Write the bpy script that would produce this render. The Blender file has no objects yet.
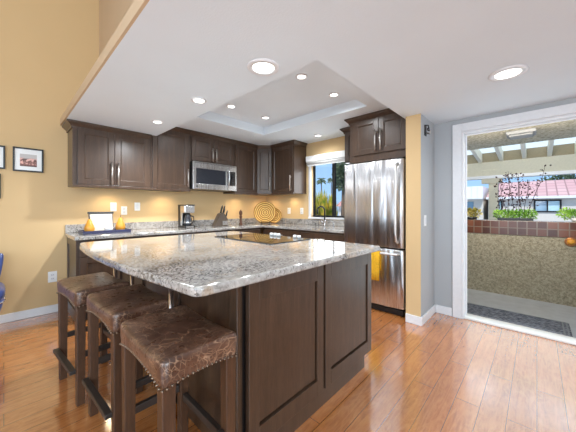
import bpy, bmesh, math, random
from mathutils import Vector, Matrix
R_ = random.Random(7)
SC = bpy.context.scene
COL = SC.collection
PI = math.pi

# ------------------------------------------------------------------ camera
cd = bpy.data.cameras.new('camera'); cam = bpy.data.objects.new('camera', cd); COL.objects.link(cam)
cd.sensor_width = 36.0; cd.lens = 266.0 / 576.0 * 36.0
cd.shift_y = -(8.0 / 576.0)
cd.clip_start = 0.02
ANG = math.atan2(249, 266)                       # angle between the view direction and +X
cam.location = (0, 0, 1.22)
cam.rotation_euler = (PI / 2, 0, ANG - PI / 2)
SC.camera = cam

# ------------------------------------------------------------------ light
SC.view_settings.view_transform = 'Standard'; SC.view_settings.look = 'None'
SC.view_settings.gamma = 1.0; SC.view_settings.exposure = 0.0
SC.view_settings.use_curve_mapping = False
wd = bpy.data.worlds.new('sky'); SC.world = wd; wd.use_nodes = True
wn = wd.node_tree.nodes; wl = wd.node_tree.links
bg = wn['Background']
tc = wn.new('ShaderNodeTexCoord'); sep = wn.new('ShaderNodeSeparateXYZ'); rp = wn.new('ShaderNodeValToRGB')
wl.new(tc.outputs['Generated'], sep.inputs[0]); wl.new(sep.outputs['Z'], rp.inputs[0]); wl.new(rp.outputs[0], bg.inputs[0])
rp.color_ramp.elements[0].position = 0.0; rp.color_ramp.elements[0].color = (0.40, 0.66, 1.0, 1)
rp.color_ramp.elements[1].position = 0.5; rp.color_ramp.elements[1].color = (0.28, 0.52, 0.95, 1)
bg.inputs[1].default_value = 1.15

def lamp(name, kind, loc, power, color=(1, 1, 1), rot=(0, 0, 0), size=None, size_y=None, spot=None, blend=1.0, radius=None, parent=None):
    d = bpy.data.lights.new(name, kind); d.energy = power; d.color = color
    if kind == 'AREA':
        d.shape = 'RECTANGLE' if size_y else 'SQUARE'; d.size = size
        if size_y: d.size_y = size_y
    if kind == 'SPOT': d.spot_size = spot; d.spot_blend = blend
    if radius is not None and kind in ('SPOT', 'POINT'): d.shadow_soft_size = radius
    o = bpy.data.objects.new(name, d); COL.objects.link(o); o.location = loc; o.rotation_euler = rot
    if parent: o.parent = parent
    return o

sun = lamp('sun', 'SUN', (0, 0, 20), 4.0, (1, 0.97, 0.93), (math.radians(38), 0, math.radians(-65)))
sun.data.angle = math.radians(1.5)
# daylight through the living room windows behind and left of the camera
lamp('living_room_window_light', 'AREA', (-1.2, -3.05, 1.55), 180, (0.76, 0.90, 1.0), (PI / 2, 0, 0), 3.0, 2.2)
lamp('side_window_light', 'AREA', (-3.05, 0.3, 1.75), 98, (0.76, 0.90, 1.0), (0, -PI / 2, 0), 2.4, 3.0)
# daylight through the open entry door and the kitchen window
lamp('doorway_daylight', 'AREA', (3.575, 0.13, 1.04), 6.3, (0.78, 0.92, 1.0), (0, PI / 2, 0), 1.98, 0.90)
lamp('kitchen_window_light', 'AREA', (3.80, 2.55, 1.5), 8, (0.93, 0.97, 1.0), (0, PI / 2, 0), 0.8, 0.8)
CAN_W = 33.0
PUCK_W = 9.0

# ------------------------------------------------------------------ materials
def lin(r, g, b):
    def f(c):
        c /= 255.0
        return c / 12.92 if c <= 0.04045 else ((c + 0.055) / 1.055) ** 2.4
    return (f(r), f(g), f(b), 1)
MATS = {}
class M:
    def __init__(s, name, col, rough=0.5, metal=0.0, spec=0.5):
        s.m = bpy.data.materials.new(name); s.m.use_nodes = True
        s.n = s.m.node_tree.nodes; s.l = s.m.node_tree.links
        s.b = s.n['Principled BSDF']
        s.b.inputs['Base Color'].default_value = col
        s.b.inputs['Roughness'].default_value = rough; s.b.inputs['Metallic'].default_value = metal
        s.b.inputs['Specular IOR Level'].default_value = spec
        MATS[name] = s.m
    def node(s, t, **k):
        n = s.n.new('ShaderNode' + t)
        for a, v in k.items():
            if a in n.inputs.keys(): n.inputs[a].default_value = v
            else: setattr(n, a, v)
        return n
    def coord(s, scale=(1, 1, 1), rot=(0, 0, 0), loc=(0, 0, 0)):
        t = s.node('TexCoord'); mp = s.node('Mapping')
        mp.inputs['Scale'].default_value = scale; mp.inputs['Rotation'].default_value = rot; mp.inputs['Location'].default_value = loc
        s.l.new(t.outputs['Object'], mp.inputs[0]); return mp.outputs[0]
    def noise(s, vec, scale, detail=4, rough=0.5, dist=0.0):
        n = s.node('TexNoise'); n.inputs['Scale'].default_value = scale; n.inputs['Detail'].default_value = detail
        n.inputs['Roughness'].default_value = rough; n.inputs['Distortion'].default_value = dist
        s.l.new(vec, n.inputs['Vector']); return n.outputs['Fac']
    def ramp(s, fac, stops):
        r = s.node('ValToRGB'); s.l.new(fac, r.inputs[0]); e = r.color_ramp.elements
        while len(e) < len(stops): e.new(0.5)
        for i, (p, c) in enumerate(stops): e[i].position = p; e[i].color = c
        return r.outputs[0]
    def mix(s, fac, a, b, mode='MIX'):
        x = s.node('MixRGB'); x.blend_type = mode
        for i, v in enumerate((fac, a, b)):
            if isinstance(v, (int, float)): x.inputs[i].default_value = v
            elif isinstance(v, tuple): x.inputs[i].default_value = v
            else: s.l.new(v, x.inputs[i])
        return x.outputs[0]
    def color(s, o): s.l.new(o, s.b.inputs['Base Color'])
    def bump(s, h, strength=0.2, dist=0.01):
        b = s.node('Bump'); b.inputs['Strength'].default_value = strength; b.inputs['Distance'].default_value = dist
        s.l.new(h, b.inputs['Height']); s.l.new(b.outputs[0], s.b.inputs['Normal'])
W1_, K1_ = (1, 1, 1, 1), (0, 0, 0, 1)

def plain(name, col, rough=0.5, metal=0.0, spec=0.5, var=0.06, scale=30, bump=0.0):
    m = M(name, col, rough, metal, spec)
    f = m.noise(m.coord(), scale, 3)
    d = tuple(max(0, c * (1 - var)) for c in col[:3]) + (1,); u = tuple(min(1, c * (1 + var)) for c in col[:3]) + (1,)
    m.color(m.ramp(f, [(0.3, d), (0.7, u)]))
    if bump: m.bump(f, bump, 0.004)
    return m.m

def paint(name, col, bump=0.12):
    m = M(name, col, 0.75, 0, 0.25)
    v = m.coord(); f = m.noise(v, 90, 4, 0.6)
    d = tuple(c * 0.97 for c in col[:3]) + (1,)
    m.color(m.ramp(m.noise(v, 2.0, 2), [(0.3, d), (0.7, col)])); m.bump(f, bump, 0.004); return m.m
TAN = paint('tan_paint', lin(213, 182, 136))
TAN_PALE_LIT = paint('pale_and_lit_tan_paint', lin(206, 180, 148))
GREY_WALL = paint('grey_paint', lin(176, 178, 180))
CEIL = paint('ceiling_texture', lin(228, 237, 244), 0.35)
TRIM = plain('white_trim', lin(228, 228, 230), 0.35, var=0.02)
WHITE = plain('white_plastic', lin(238, 238, 236), 0.35, var=0.02)

def wood(name, c1, c2, c3, rough=0.32, axis='z', spec=0.5, coat=0.0):
    m = M(name, c1, rough, 0, spec)
    sc = {'z': (9, 9, 0.7), 'x': (0.7, 9, 9), 'y': (9, 0.7, 9)}[axis]
    v = m.coord(sc); f = m.noise(v, 3.0, 6, 0.6, 0.6); g = m.noise(m.coord(), 1.6, 2)
    fine = m.noise(m.coord(tuple(q * 6 for q in sc)), 5, 3, 0.7)
    a = m.ramp(f, [(0.28, c1), (0.5, c2), (0.75, c3)])
    b = m.mix(0.35, a, m.ramp(fine, [(0.35, c1), (0.65, c3)]))
    d = m.mix(m.ramp(g, [(0.35, K1_), (0.65, (0.35, 0.35, 0.35, 1))]), b, c3)
    m.color(d); m.bump(fine, 0.06, 0.002)
    m.b.inputs['Coat Weight'].default_value = coat; m.b.inputs['Coat Roughness'].default_value = 0.25
    return m.m
CAB = wood('espresso_cabinet', lin(46, 32, 23), lin(63, 45, 33), lin(86, 64, 48), 0.36, coat=0.42)
CAB_IN = plain('dark_recess', lin(26, 20, 18), 0.6)
STOOLW = wood('stool_wood', lin(46, 30, 21), lin(68, 45, 31), lin(98, 66, 44), 0.40)
STOOLF = wood('stool_wood_dark', lin(36, 30, 27), lin(48, 40, 36), lin(66, 56, 50), 0.4, 'y')
BLOCKW = wood('dark_block_wood', lin(66, 54, 46), lin(84, 70, 60), lin(104, 90, 78), 0.5)
MILLW = wood('pepper_mill_wood', lin(60, 34, 22), lin(84, 48, 30), lin(110, 66, 42), 0.35)

def floor_mat():
    m = M('laminate_planks', lin(176, 112, 62), 0.2, 0, 0.6)
    v = m.coord()
    br = m.node('TexBrick'); m.l.new(v, br.inputs['Vector'])
    br.inputs['Scale'].default_value = 1.0; br.inputs['Brick Width'].default_value = 1.22; br.inputs['Row Height'].default_value = 0.128
    br.inputs['Mortar Size'].default_value = 0.0018; br.inputs['Mortar Smooth'].default_value = 0.2
    br.offset = 0.37; br.inputs['Color1'].default_value = lin(172, 102, 52); br.inputs['Color2'].default_value = lin(202, 128, 70); br.inputs['Mortar'].default_value = lin(92, 52, 28)
    g = m.noise(m.coord((1.2, 14, 1)), 2.6, 6, 0.65, 1.2)
    g2 = m.noise(m.coord((2.2, 5, 1)), 3.2, 4, 0.6, 2.0)
    c = m.mix(0.55, br.outputs['Color'], m.ramp(g, [(0.3, lin(132, 72, 32)), (0.5, lin(186, 114, 58)), (0.72, lin(216, 148, 88))]))
    c = m.mix(m.ramp(g2, [(0.42, K1_), (0.62, (0.38, 0.38, 0.38, 1))]), c, lin(212, 142, 80))
    c = m.mix(br.outputs['Fac'], c, lin(122, 74, 42))
    m.color(c)
    h = m.mix(0.35, m.mix(1.0, g2, br.outputs['Fac'], 'SUBTRACT'), m.noise(m.coord((2, 9, 1)), 6, 3))
    m.bump(h, 0.10, 0.006)
    m.l.new(m.ramp(g, [(0.3, (0.24, 0.24, 0.24, 1)), (0.7, (0.16, 0.16, 0.16, 1))]), m.b.inputs['Roughness'])
    m.b.inputs['Coat Weight'].default_value = 1.0; m.b.inputs['Coat Roughness'].default_value = 0.14; m.b.inputs['Coat IOR'].default_value = 2.35
    return m.m
FLOOR = floor_mat()

def granite():
    m = M('speckled_granite', lin(205, 195, 180), 0.1, 0, 0.6)
    v = m.coord()
    patch = m.noise(v, 2.3, 3, 0.5, 0.6)
    base = m.ramp(m.noise(v, 26, 6, 0.7, 0.4), [(0.3, lin(130, 125, 120)), (0.48, lin(172, 167, 161)), (0.7, lin(202, 198, 193))])
    base = m.mix(m.ramp(patch, [(0.36, K1_), (0.6, (0.5, 0.5, 0.5, 1))]), base, m.ramp(m.noise(v, 60, 4, 0.7), [(0.35, lin(112, 109, 109)), (0.6, lin(194, 190, 186))]))
    sp = m.noise(v, 75, 5, 0.75, 0.5)
    thr = m.mix(0.5, m.ramp(patch, [(0.35, (0.2, 0.2, 0.2, 1)), (0.65, (0.75, 0.75, 0.75, 1))]), sp, 'MIX')
    spk = m.ramp(m.mix(1.0, sp, m.mix(0.14, K1_, m.ramp(patch, [(0.35, K1_), (0.68, W1_)])), 'SUBTRACT'), [(0.335, W1_), (0.40, K1_)])
    c = m.mix(spk, base, lin(58, 52, 50))
    tanv = m.ramp(m.noise(v, 7, 4, 0.6, 1.0), [(0.58, K1_), (0.66, (0.5, 0.5, 0.5, 1))])
    c = m.mix(tanv, c, lin(180, 158, 132))
    m.color(c); m.b.inputs['Coat Weight'].default_value = 0.3; m.b.inputs['Coat Roughness'].default_value = 0.03
    return m.m
GRANITE = granite()

def leather():
    m = M('cracked_leather', lin(84, 54, 40), 0.38, 0, 0.5)
    v = m.coord()
    nz = m.node('TexNoise'); nz.inputs['Scale'].default_value = 5.0; nz.inputs['Detail'].default_value = 3; m.l.new(v, nz.inputs['Vector'])
    wv = m.mix(0.16, v, nz.outputs['Color'], 'ADD')
    def crack(scale, w):
        vo = m.node('TexVoronoi'); vo.feature = 'DISTANCE_TO_EDGE'; vo.inputs['Scale'].default_value = scale; m.l.new(wv, vo.inputs['Vector'])
        return m.ramp(vo.outputs['Distance'], [(0.0, W1_), (w, K1_)])
    big = crack(17, 0.030); small = crack(44, 0.07)
    mask = m.ramp(m.noise(v, 7, 3, 0.6, 0.5), [(0.42, K1_), (0.58, W1_)])
    mask2 = m.ramp(m.noise(m.coord((1, 1, 1), loc=(3, 1, 0)), 9, 3, 0.6, 0.5), [(0.45, K1_), (0.6, W1_)])
    lines = m.mix(1.0, m.mix(1.0, big, mask, 'MULTIPLY'), m.mix(1.0, small, mask2, 'MULTIPLY'), 'LIGHTEN')
    base = m.ramp(m.noise(v, 6, 5, 0.65), [(0.3, lin(62, 41, 32)), (0.5, lin(88, 59, 45)), (0.75, lin(122, 90, 72))])
    m.color(m.mix(m.mix(0.75, K1_, lines), base, lin(186, 148, 118)))
    m.bump(lines, -0.25, 0.003); m.b.inputs['Coat Weight'].default_value = 0.35; m.b.inputs['Coat Roughness'].default_value = 0.3
    m.l.new(m.ramp(m.noise(v, 30, 3), [(0.3, (0.24,) * 3 + (1,)), (0.7, (0.42,) * 3 + (1,))]), m.b.inputs['Roughness'])
    return m.m
LEATHER = leather()

def steel(name, col, rough, streak=0.0, waves=0.0):
    m = M(name, col, rough, 1.0)
    b = m.noise(m.coord((220, 220, 1.5)), 3, 2)
    m.l.new(m.ramp(b, [(0.3, (rough * 0.8,) * 3 + (1,)), (0.7, (rough * 1.2,) * 3 + (1,))]), m.b.inputs['Roughness'])
    if waves:
        f = m.noise(m.coord((4.2, 1.0, 0.30)), 2.2, 1, 0.4, 0.6); m.bump(f, waves, 0.05)
    m.b.inputs['Anisotropic'].default_value = 0.4
    return m.m
STEEL = steel('brushed_steel', lin(206, 205, 207), 0.30, waves=0.75)
STEEL_S = steel('stainless_plain', lin(205, 203, 202), 0.28)
FIXT = plain('grey_fixture', lin(132, 132, 130), 0.6)
STEEL_H = plain('bright_handle_steel', lin(228, 227, 226), 0.35, 0.5, var=0.02)
CHROME = plain('chrome', lin(225, 225, 228), 0.12, 1.0, var=0.02)
NICKEL = plain('satin_nickel', lin(214, 208, 202), 0.3, 1.0, var=0.03)
BLACK = plain('black_plastic', lin(24, 24, 25), 0.35)
BLACK_MATTE = plain('black_matte', lin(18, 18, 19), 0.6)
DKGLASS = plain('black_glass', lin(18, 17, 18), 0.04, 0, 0.8, var=0.02)
MWGLASS = plain('dark_door_glass', lin(44, 46, 52), 0.12, 0, 0.7)
IRON = plain('dark_iron', lin(52, 50, 50), 0.45, 0.7)
BRASS_N = plain('aged_nailhead', lin(130, 114, 98), 0.35, 1.0)
YELLOW = plain('yellow_towel_cloth', lin(226, 172, 34), 0.9, var=0.25, scale=60, bump=0.3)
PEAR = plain('yellow_glazed_ceramic', lin(216, 150, 54), 0.3, var=0.12, scale=14)
NAVY = plain('navy_lacquer', lin(52, 54, 84), 0.35, var=0.1)
BLUE_V = plain('blue_leather', lin(66, 80, 132), 0.28, var=0.2, scale=16)
STUCCO = None
def stucco(name, c1, c2, scale=42, strength=0.9):
    m = M(name, c1, 0.9, 0, 0.2)
    v = m.coord(); f = m.noise(v, scale, 5, 0.65, 0.4)
    m.color(m.ramp(f, [(0.35, c1), (0.62, c2)])); m.bump(f, strength, 0.02); return m.m
STUCCO = stucco('parapet_stucco', lin(136, 127, 106), lin(182, 173, 150))
STUCCO_C = stucco('ceiling_stucco', lin(150, 140, 116), lin(212, 202, 178), 26)
CREAM = plain('cream_house_paint', lin(206, 200, 188), 0.8, var=0.04)
BEAM_P = plain('almond_beam_paint', lin(206, 200, 180), 0.7, var=0.04)
BEAM_D = plain('taupe_block_paint', lin(150, 138, 112), 0.8, var=0.06)
CONC = plain('patio_concrete', lin(184, 188, 194), 0.75, var=0.08, scale=8)
def tilecap():
    m = M('brown_wall_tile', lin(92, 56, 44), 0.25, 0, 0.6)
    br = m.node('TexBrick'); m.l.new(m.coord((1, 1, 1), (0, PI / 2, 0)), br.inputs['Vector'])
    t = m.node('TexCoord'); sp = m.node('SeparateXYZ'); cb = m.node('CombineXYZ')
    m.l.new(t.outputs['Object'], sp.inputs[0]); m.l.new(sp.outputs['Y'], cb.inputs[0]); ad = m.node('Math'); ad.operation = 'SUBTRACT'; m.l.new(sp.outputs['Z'], ad.inputs[0]); ad.inputs[1].default_value = 0.848; m.l.new(ad.outputs[0], cb.inputs[1]); m.l.new(cb.outputs[0], br.inputs['Vector'])
    br.offset = 0.0; br.inputs['Scale'].default_value = 1.0; br.inputs['Brick Width'].default_value = 0.098; br.inputs['Row Height'].default_value = 0.098
    br.inputs['Mortar Size'].default_value = 0.006; br.inputs['Color1'].default_value = lin(72, 42, 34); br.inputs['Color2'].default_value = lin(116, 72, 54); br.inputs['Mortar'].default_value = lin(118, 102, 88)
    m.color(br.outputs['Color']); return m.m
TILE = tilecap()
def rooftile(name, a, b):
    m = M(name, a, 0.85, 0, 0.2)
    t = m.node('TexCoord'); sp = m.node('SeparateXYZ'); m.l.new(t.outputs['Object'], sp.inputs[0])
    cb = m.node('CombineXYZ'); m.l.new(sp.outputs['Y'], cb.inputs[0]); m.l.new(sp.outputs['X'], cb.inputs[1])
    br = m.node('TexBrick'); m.l.new(cb.outputs[0], br.inputs['Vector']); br.offset = 0.0
    br.inputs['Scale'].default_value = 1.0; br.inputs['Brick Width'].default_value = 0.28; br.inputs['Row Height'].default_value = 0.42; br.inputs['Mortar Size'].default_value = 0.03
    br.inputs['Mortar Smooth'].default_value = 0.6
    br.inputs['Color1'].default_value = a; br.inputs['Color2'].default_value = b; br.inputs['Mortar'].default_value = tuple(c * 0.62 for c in a[:3]) + (1,)
    m.color(br.outputs['Color']); return m.m
ROOF = rooftile('pink_clay_tile', lin(206, 162, 158), lin(214, 177, 171))
ROOF_R = rooftile('red_clay_tile', lin(206, 150, 138), lin(214, 166, 152))
def leafmat(name, a, b):
    m = M(name, a, 0.7, 0, 0.3)
    m.color(m.ramp(m.noise(m.coord(), 9, 3), [(0.35, a), (0.65, b)])); return m.m
LEAF = leafmat('fresh_green_leaf', lin(96, 150, 50), lin(160, 200, 84))
LEAF_Y = leafmat('straw_leaf', lin(150, 140, 62), lin(200, 182, 108))
LEAF_D = leafmat('dark_leaf', lin(70, 88, 62), lin(112, 126, 96))
LEAF_S = leafmat('spiky_leaf', lin(120, 150, 44), lin(226, 196, 70))
LEAF_B = leafmat('blackish_leaf', lin(46, 34, 36), lin(66, 48, 48))
BARK = plain('bark', lin(96, 80, 66), 0.9, var=0.2)
def glassmat():
    m = bpy.data.materials.new('clear_glass'); m.use_nodes = True; n = m.node_tree.nodes; l = m.node_tree.links
    n.remove(n['Principled BSDF']); out = n['Material Output']
    t = n.new('ShaderNodeBsdfTransparent'); g = n.new('ShaderNodeBsdfGlossy'); g.inputs['Roughness'].default_value = 0.02
    fr = n.new('ShaderNodeFresnel'); fr.inputs['IOR'].default_value = 1.35; mx = n.new('ShaderNodeMixShader')
    l.new(fr.outputs[0], mx.inputs[0]); l.new(t.outputs[0], mx.inputs[1]); l.new(g.outputs[0], mx.inputs[2]); l.new(mx.outputs[0], out.inputs[0]); return m
GLASS = glassmat()
RAFT = plain('cream_rafter_paint', lin(236, 230, 212), 0.6, var=0.03)
def panelmat():
    m = bpy.data.materials.new('white_translucent_panel'); m.use_nodes = True; n = m.node_tree.nodes; l = m.node_tree.links
    n.remove(n['Principled BSDF']); out = n['Material Output']
    d = n.new('ShaderNodeBsdfDiffuse'); d.inputs[0].default_value = (0.8, 0.82, 0.8, 1); t = n.new('ShaderNodeBsdfTranslucent'); t.inputs[0].default_value = (0.9, 0.93, 0.9, 1)
    mx = n.new('ShaderNodeMixShader'); mx.inputs[0].default_value = 0.88; l.new(d.outputs[0], mx.inputs[1]); l.new(t.outputs[0], mx.inputs[2]); l.new(mx.outputs[0], out.inputs[0]); return m
PANEL = panelmat()
WIN_BLUE = plain('bluish_window_glass', lin(128, 158, 176), 0.1, 0, 0.6, var=0.08, scale=3)
WIN_PALE = plain('pale_blind_glass', lin(176, 208, 214), 0.2, 0, 0.5, var=0.06, scale=3)
def emit(name, col, s):
    m = M(name, col, 0.5); m.b.inputs['Emission Color'].default_value = col; m.b.inputs['Emission Strength'].default_value = s; return m.m
LENS = emit('lit_lens', (1, 0.97, 0.92, 1), 4.0)
PUCKL = emit('lit_puck', (1, 0.85, 0.6, 1), 4.0)

# ------------------------------------------------------------------ mesh builder
class MB:
    def __init__(s): s.b = bmesh.new(); s.mi = 0; s.sm = False
    def _f(s, vs):
        try: f = s.b.faces.new(vs); f.material_index = s.mi; f.smooth = s.sm; return f
        except ValueError: return None
    def box(s, x0, x1, y0, y1, z0, z1, mtx=None):
        co = [(x0, y0, z0), (x1, y0, z0), (x1, y1, z0), (x0, y1, z0), (x0, y0, z1), (x1, y0, z1), (x1, y1, z1), (x0, y1, z1)]
        v = [s.b.verts.new(mtx @ Vector(c) if mtx else c) for c in co]
        for q in ((0, 3, 2, 1), (4, 5, 6, 7), (0, 1, 5, 4), (1, 2, 6, 5), (2, 3, 7, 6), (3, 0, 4, 7)): s._f([v[i] for i in q])
        return s
    def prism(s, pts, z0, z1):                      # counter-clockwise outline in xy
        a = [s.b.verts.new((x, y, z0)) for x, y in pts]; c = [s.b.verts.new((x, y, z1)) for x, y in pts]; n = len(pts)
        s._f(a[::-1]); s._f(c)
        for i in range(n): s._f([a[i], a[(i + 1) % n], c[(i + 1) % n], c[i]])
        return s
    def tube(s, pts, r, n=10, cap=True):
        pts = [Vector(p) for p in pts]; rr = r if isinstance(r, (list, tuple)) else [r] * len(pts); rings = []
        for i, p in enumerate(pts):
            d = (pts[min(i + 1, len(pts) - 1)] - pts[max(i - 1, 0)]).normalized()
            up = Vector((0, 0, 1)) if abs(d.z) < 0.9 else Vector((1, 0, 0))
            a = d.cross(up).normalized(); b = d.cross(a).normalized()
            rings.append([s.b.verts.new(p + (a * math.cos(2 * PI * k / n) + b * math.sin(2 * PI * k / n)) * rr[i]) for k in range(n)])
        old = s.sm; s.sm = True
        for A, B in zip(rings, rings[1:]):
            for k in range(n): s._f([A[k], A[(k + 1) % n], B[(k + 1) % n], B[k]])
        s.sm = old
        if cap: s._f(rings[0][::-1]); s._f(rings[-1])
        return s
    def lathe(s, prof, c=(0, 0, 0), n=24, mtx=None):
        rings = []
        for r, z in prof:
            if r < 1e-5:
                q = Vector((0, 0, z)); q = (mtx @ q if mtx else q) + Vector(c); rings.append([s.b.verts.new(q)])
            else:
                row = []
                for k in range(n):
                    q = Vector((r * math.cos(2 * PI * k / n), r * math.sin(2 * PI * k / n), z)); row.append(s.b.verts.new((mtx @ q if mtx else q) + Vector(c)))
                rings.append(row)
        old = s.sm; s.sm = True
        for A, B in zip(rings, rings[1:]):
            for k in range(n):
                k2 = (k + 1) % n
                if len(A) == 1 and len(B) == 1: continue
                if len(A) == 1: s._f([A[0], B[k], B[k2]])
                elif len(B) == 1: s._f([A[k], B[0], A[k2]])
                else: s._f([A[k], B[k], B[k2], A[k2]])
        s.sm = old
        return s
    def grid(s, rows, close=False):
        V = [[s.b.verts.new(p) for p in row] for row in rows]
        for A, B in zip(V, V[1:]):
            m = len(A)
            for k in range(m if close else m - 1): s._f([A[k], A[(k + 1) % m], B[(k + 1) % m], B[k]])
        return V
    def leaf(s, p, d, w, l):
        d = Vector(d).normalized(); a = d.cross(Vector((R_.uniform(-1, 1), R_.uniform(-1, 1), R_.uniform(-1, 1)))).normalized() * w / 2; p = Vector(p)
        s._f([s.b.verts.new(q) for q in (p, p + d * l * 0.5 + a, p + d * l, p + d * l * 0.5 - a)])
    def build(s, name, mat, parent=None, bevel=0.0, subsurf=0, seg=2):
        bmesh.ops.recalc_face_normals(s.b, faces=s.b.faces)
        me = bpy.data.meshes.new(name); s.b.to_mesh(me); s.b.free()
        for m in (mat if isinstance(mat, (list, tuple)) else [mat]): me.materials.append(m)
        o = bpy.data.objects.new(name, me); COL.objects.link(o)
        if parent: o.parent = parent
        if bevel:
            bv = o.modifiers.new('bevel', 'BEVEL'); bv.width = bevel; bv.segments = seg; bv.limit_method = 'ANGLE'; bv.angle_limit = math.radians(40)
        if subsurf:
            ss = o.modifiers.new('smooth', 'SUBSURF'); ss.levels = subsurf; ss.render_levels = subsurf
        return o
def tag(o, label=None, cat=None, group=None, kind=None):
    if label: o['label'] = label
    if cat: o['category'] = cat
    if group: o['group'] = group
    if kind: o['kind'] = kind
    return o
def thing(name, label, cat, loc=(0, 0, 0), rz=0.0, group=None):
    o = bpy.data.objects.new(name, None); COL.objects.link(o); o.empty_display_size = 0.1
    o.location = loc; o.rotation_euler = (0, 0, rz); return tag(o, label, cat, group)
def struct(mb, name, mat, bevel=0.0, parent=None):
    o = mb.build(name, mat, parent, bevel)
    if not parent: o['kind'] = 'structure'
    return o
def copy_tree(o, parent=None):
    c = o.copy(); COL.objects.link(c)
    if parent: c.parent = parent
    for ch in list(o.children): copy_tree(ch, c)
    return c

# ================================================================== SETTING
YW, XW, XD = 4.13, 3.75, 3.46          # kitchen long wall, window wall, entry wall
ZL, ZH, ZT = 2.20, 2.38, 2.50          # low ceiling, kitchen ceiling, tray
XS, XT, YS = 0.47, 1.42, 1.06          # ceiling edge, step to kitchen ceiling, step on the entry side
struct(MB().box(-3.3, 3.60, -3.3, 4.25, -0.08, 0.0), 'floor', FLOOR)
bpy.data.objects['floor'].data.materials[0] = FLOOR
f2 = MB().box(3.60, 3.87, 0.88, 4.25, -0.08, 0.0); struct(f2, 'floor_alcove', FLOOR)
struct(MB().box(-3.3, 3.87, YW, YW + 0.12, 0, 4.4), 'wall_kitchen', TAN)
# wall above the plant ledge and vault
struct(MB().box(0.84, 0.96, -3.3, YW, ZL + 0.08, 4.4), 'wall_ledge', TAN_PALE_LIT)
struct(MB().box(-3.3, 0.96, -3.3, 4.25, 4.4, 4.5), 'ceiling_vault', CEIL)
# window wall with opening
WY0, WY1, WZ0, WZ1 = 2.18, 2.94, 1.06, 2.06
m = MB(); m.box(XW, XW + 0.12, WY1, YW, 0, 2.6); m.box(XW, XW + 0.12, 0.88, WY0, 0, 2.6); m.box(XW, XW + 0.12, WY0, WY1, 0, WZ0); m.box(XW, XW + 0.12, WY0, WY1, WZ1, 2.6)
struct(m, 'wall_window', TAN)
# stub wall: tan on the kitchen face, grey on the hall face
m = MB(); m.mi = 0; m.box(2.955, XW + 0.12, 0.88, 1.03, 0, ZL)
for f in m.b.faces: f.material_index = 0
m.b.normal_update()
bmesh.ops.recalc_face_normals(m.b, faces=m.b.faces)
for f in m.b.faces:
    if f.normal.y < -0.5: f.material_index = 1
struct(m, 'wall_column', [TAN, GREY_WALL])
# entry wall with doorway
DY0, DY1, DZ = -0.33, 0.605, 2.06
m = MB(); m.box(XD, XD + 0.14, DY1, 0.88, 0, ZL); m.box(XD, XD + 0.14, -3.3, DY0, 0, ZL); m.box(XD, XD + 0.14, DY0, DY1, DZ, ZL)
struct(m, 'wall_entry', GREY_WALL)
# walls behind the camera, with the openings of the living room windows
m = MB(); m.box(-3.3, -2.75, -3.3, -3.18, 0, 4.4); m.box(0.35, 3.6, -3.3, -3.18, 0, 4.4); m.box(-2.75, 0.35, -3.3, -3.18, 0, 0.4); m.box(-2.75, 0.35, -3.3, -3.18, 2.7, 4.4)
struct(m, 'wall_back', TAN_PALE_LIT)
m = MB(); m.box(-3.3, -3.18, -3.18, -1.3, 0, 4.4); m.box(-3.3, -3.18, 1.9, YW, 0, 4.4); m.box(-3.3, -3.18, -1.3, 1.9, 0, 0.5); m.box(-3.3, -3.18, -1.3, 1.9, 3.0, 4.4)
struct(m, 'wall_left', TAN_PALE_LIT)
# ceilings: low part, kitchen part with recessed tray
m = MB()
m.box(XS, 3.60, -3.18, YS, ZL, ZL + 0.07); m.box(XS, XT, YS, YW, ZL, ZL + 0.07)
struct(m, 'ceiling', CEIL)
m = MB(); TX0, TX1, TY0, TY1 = 1.62, 2.83, 1.41, 3.17
m.box(XT - 0.02, TX0, YS, YW, ZH, ZH + 0.05); m.box(TX1, XW, YS, YW, ZH, ZH + 0.05); m.box(TX0, TX1, YS, TY0, ZH, ZH + 0.05); m.box(TX0, TX1, TY1, YW, ZH, ZH + 0.05)
m.box(TX0 - 0.03, TX1 + 0.03, TY0 - 0.03, TY1 + 0.03, ZT, ZT + 0.05)
m.box(TX0 - 0.03, TX0 + 0.003, TY0, TY1, ZH + 0.0005, ZT + 0.01); m.box(TX1 - 0.003, TX1 + 0.03, TY0, TY1, ZH + 0.0005, ZT + 0.01); m.box(TX0, TX1, TY0 - 0.03, TY0 + 0.003, ZH + 0.0005, ZT + 0.01); m.box(TX0, TX1, TY1 - 0.003, TY1 + 0.03, ZH + 0.0005, ZT + 0.01)
m.box(XT - 0.02, XT, YS, YW, ZL + 0.07, ZH); m.box(XT - 0.02, XW, YS - 0.02, YS, ZL + 0.07, ZH)
struct(m, 'ceiling_kitchen', CEIL)
struct(MB().box(0.455, XS, -3.18, YW, ZL, ZL + 0.08), 'trim_1', TAN_PALE_LIT)  # fascia has the wall's paint; paler tan puts its brighter light into the colour
struct(MB().box(XS, 0.84, -3.18, YW, ZL + 0.07, ZL + 0.08), 'trim_ledge', TAN)
# roofs over everything, so that daylight enters only by windows and doors
struct(MB().box(0.96, 3.95, -3.3, 4.25, 2.62, 2.72), 'roof', BEAM_D)

def baseboard(name, x0, x1, y0, y1):
    struct(MB().box(x0, x1, y0, y1, 0, 0.092), name, TRIM, 0.006)
baseboard('baseboard_kitchen', -3.18, 0.515, YW - 0.016, YW)
baseboard('baseboard_column_front', 2.939, 2.955, 0.864, 1.03)
baseboard('baseboard_column_side', 2.955, XD, 0.864, 0.88)
baseboard('baseboard_entry', XD - 0.016, XD, 0.70, 0.864)
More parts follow.
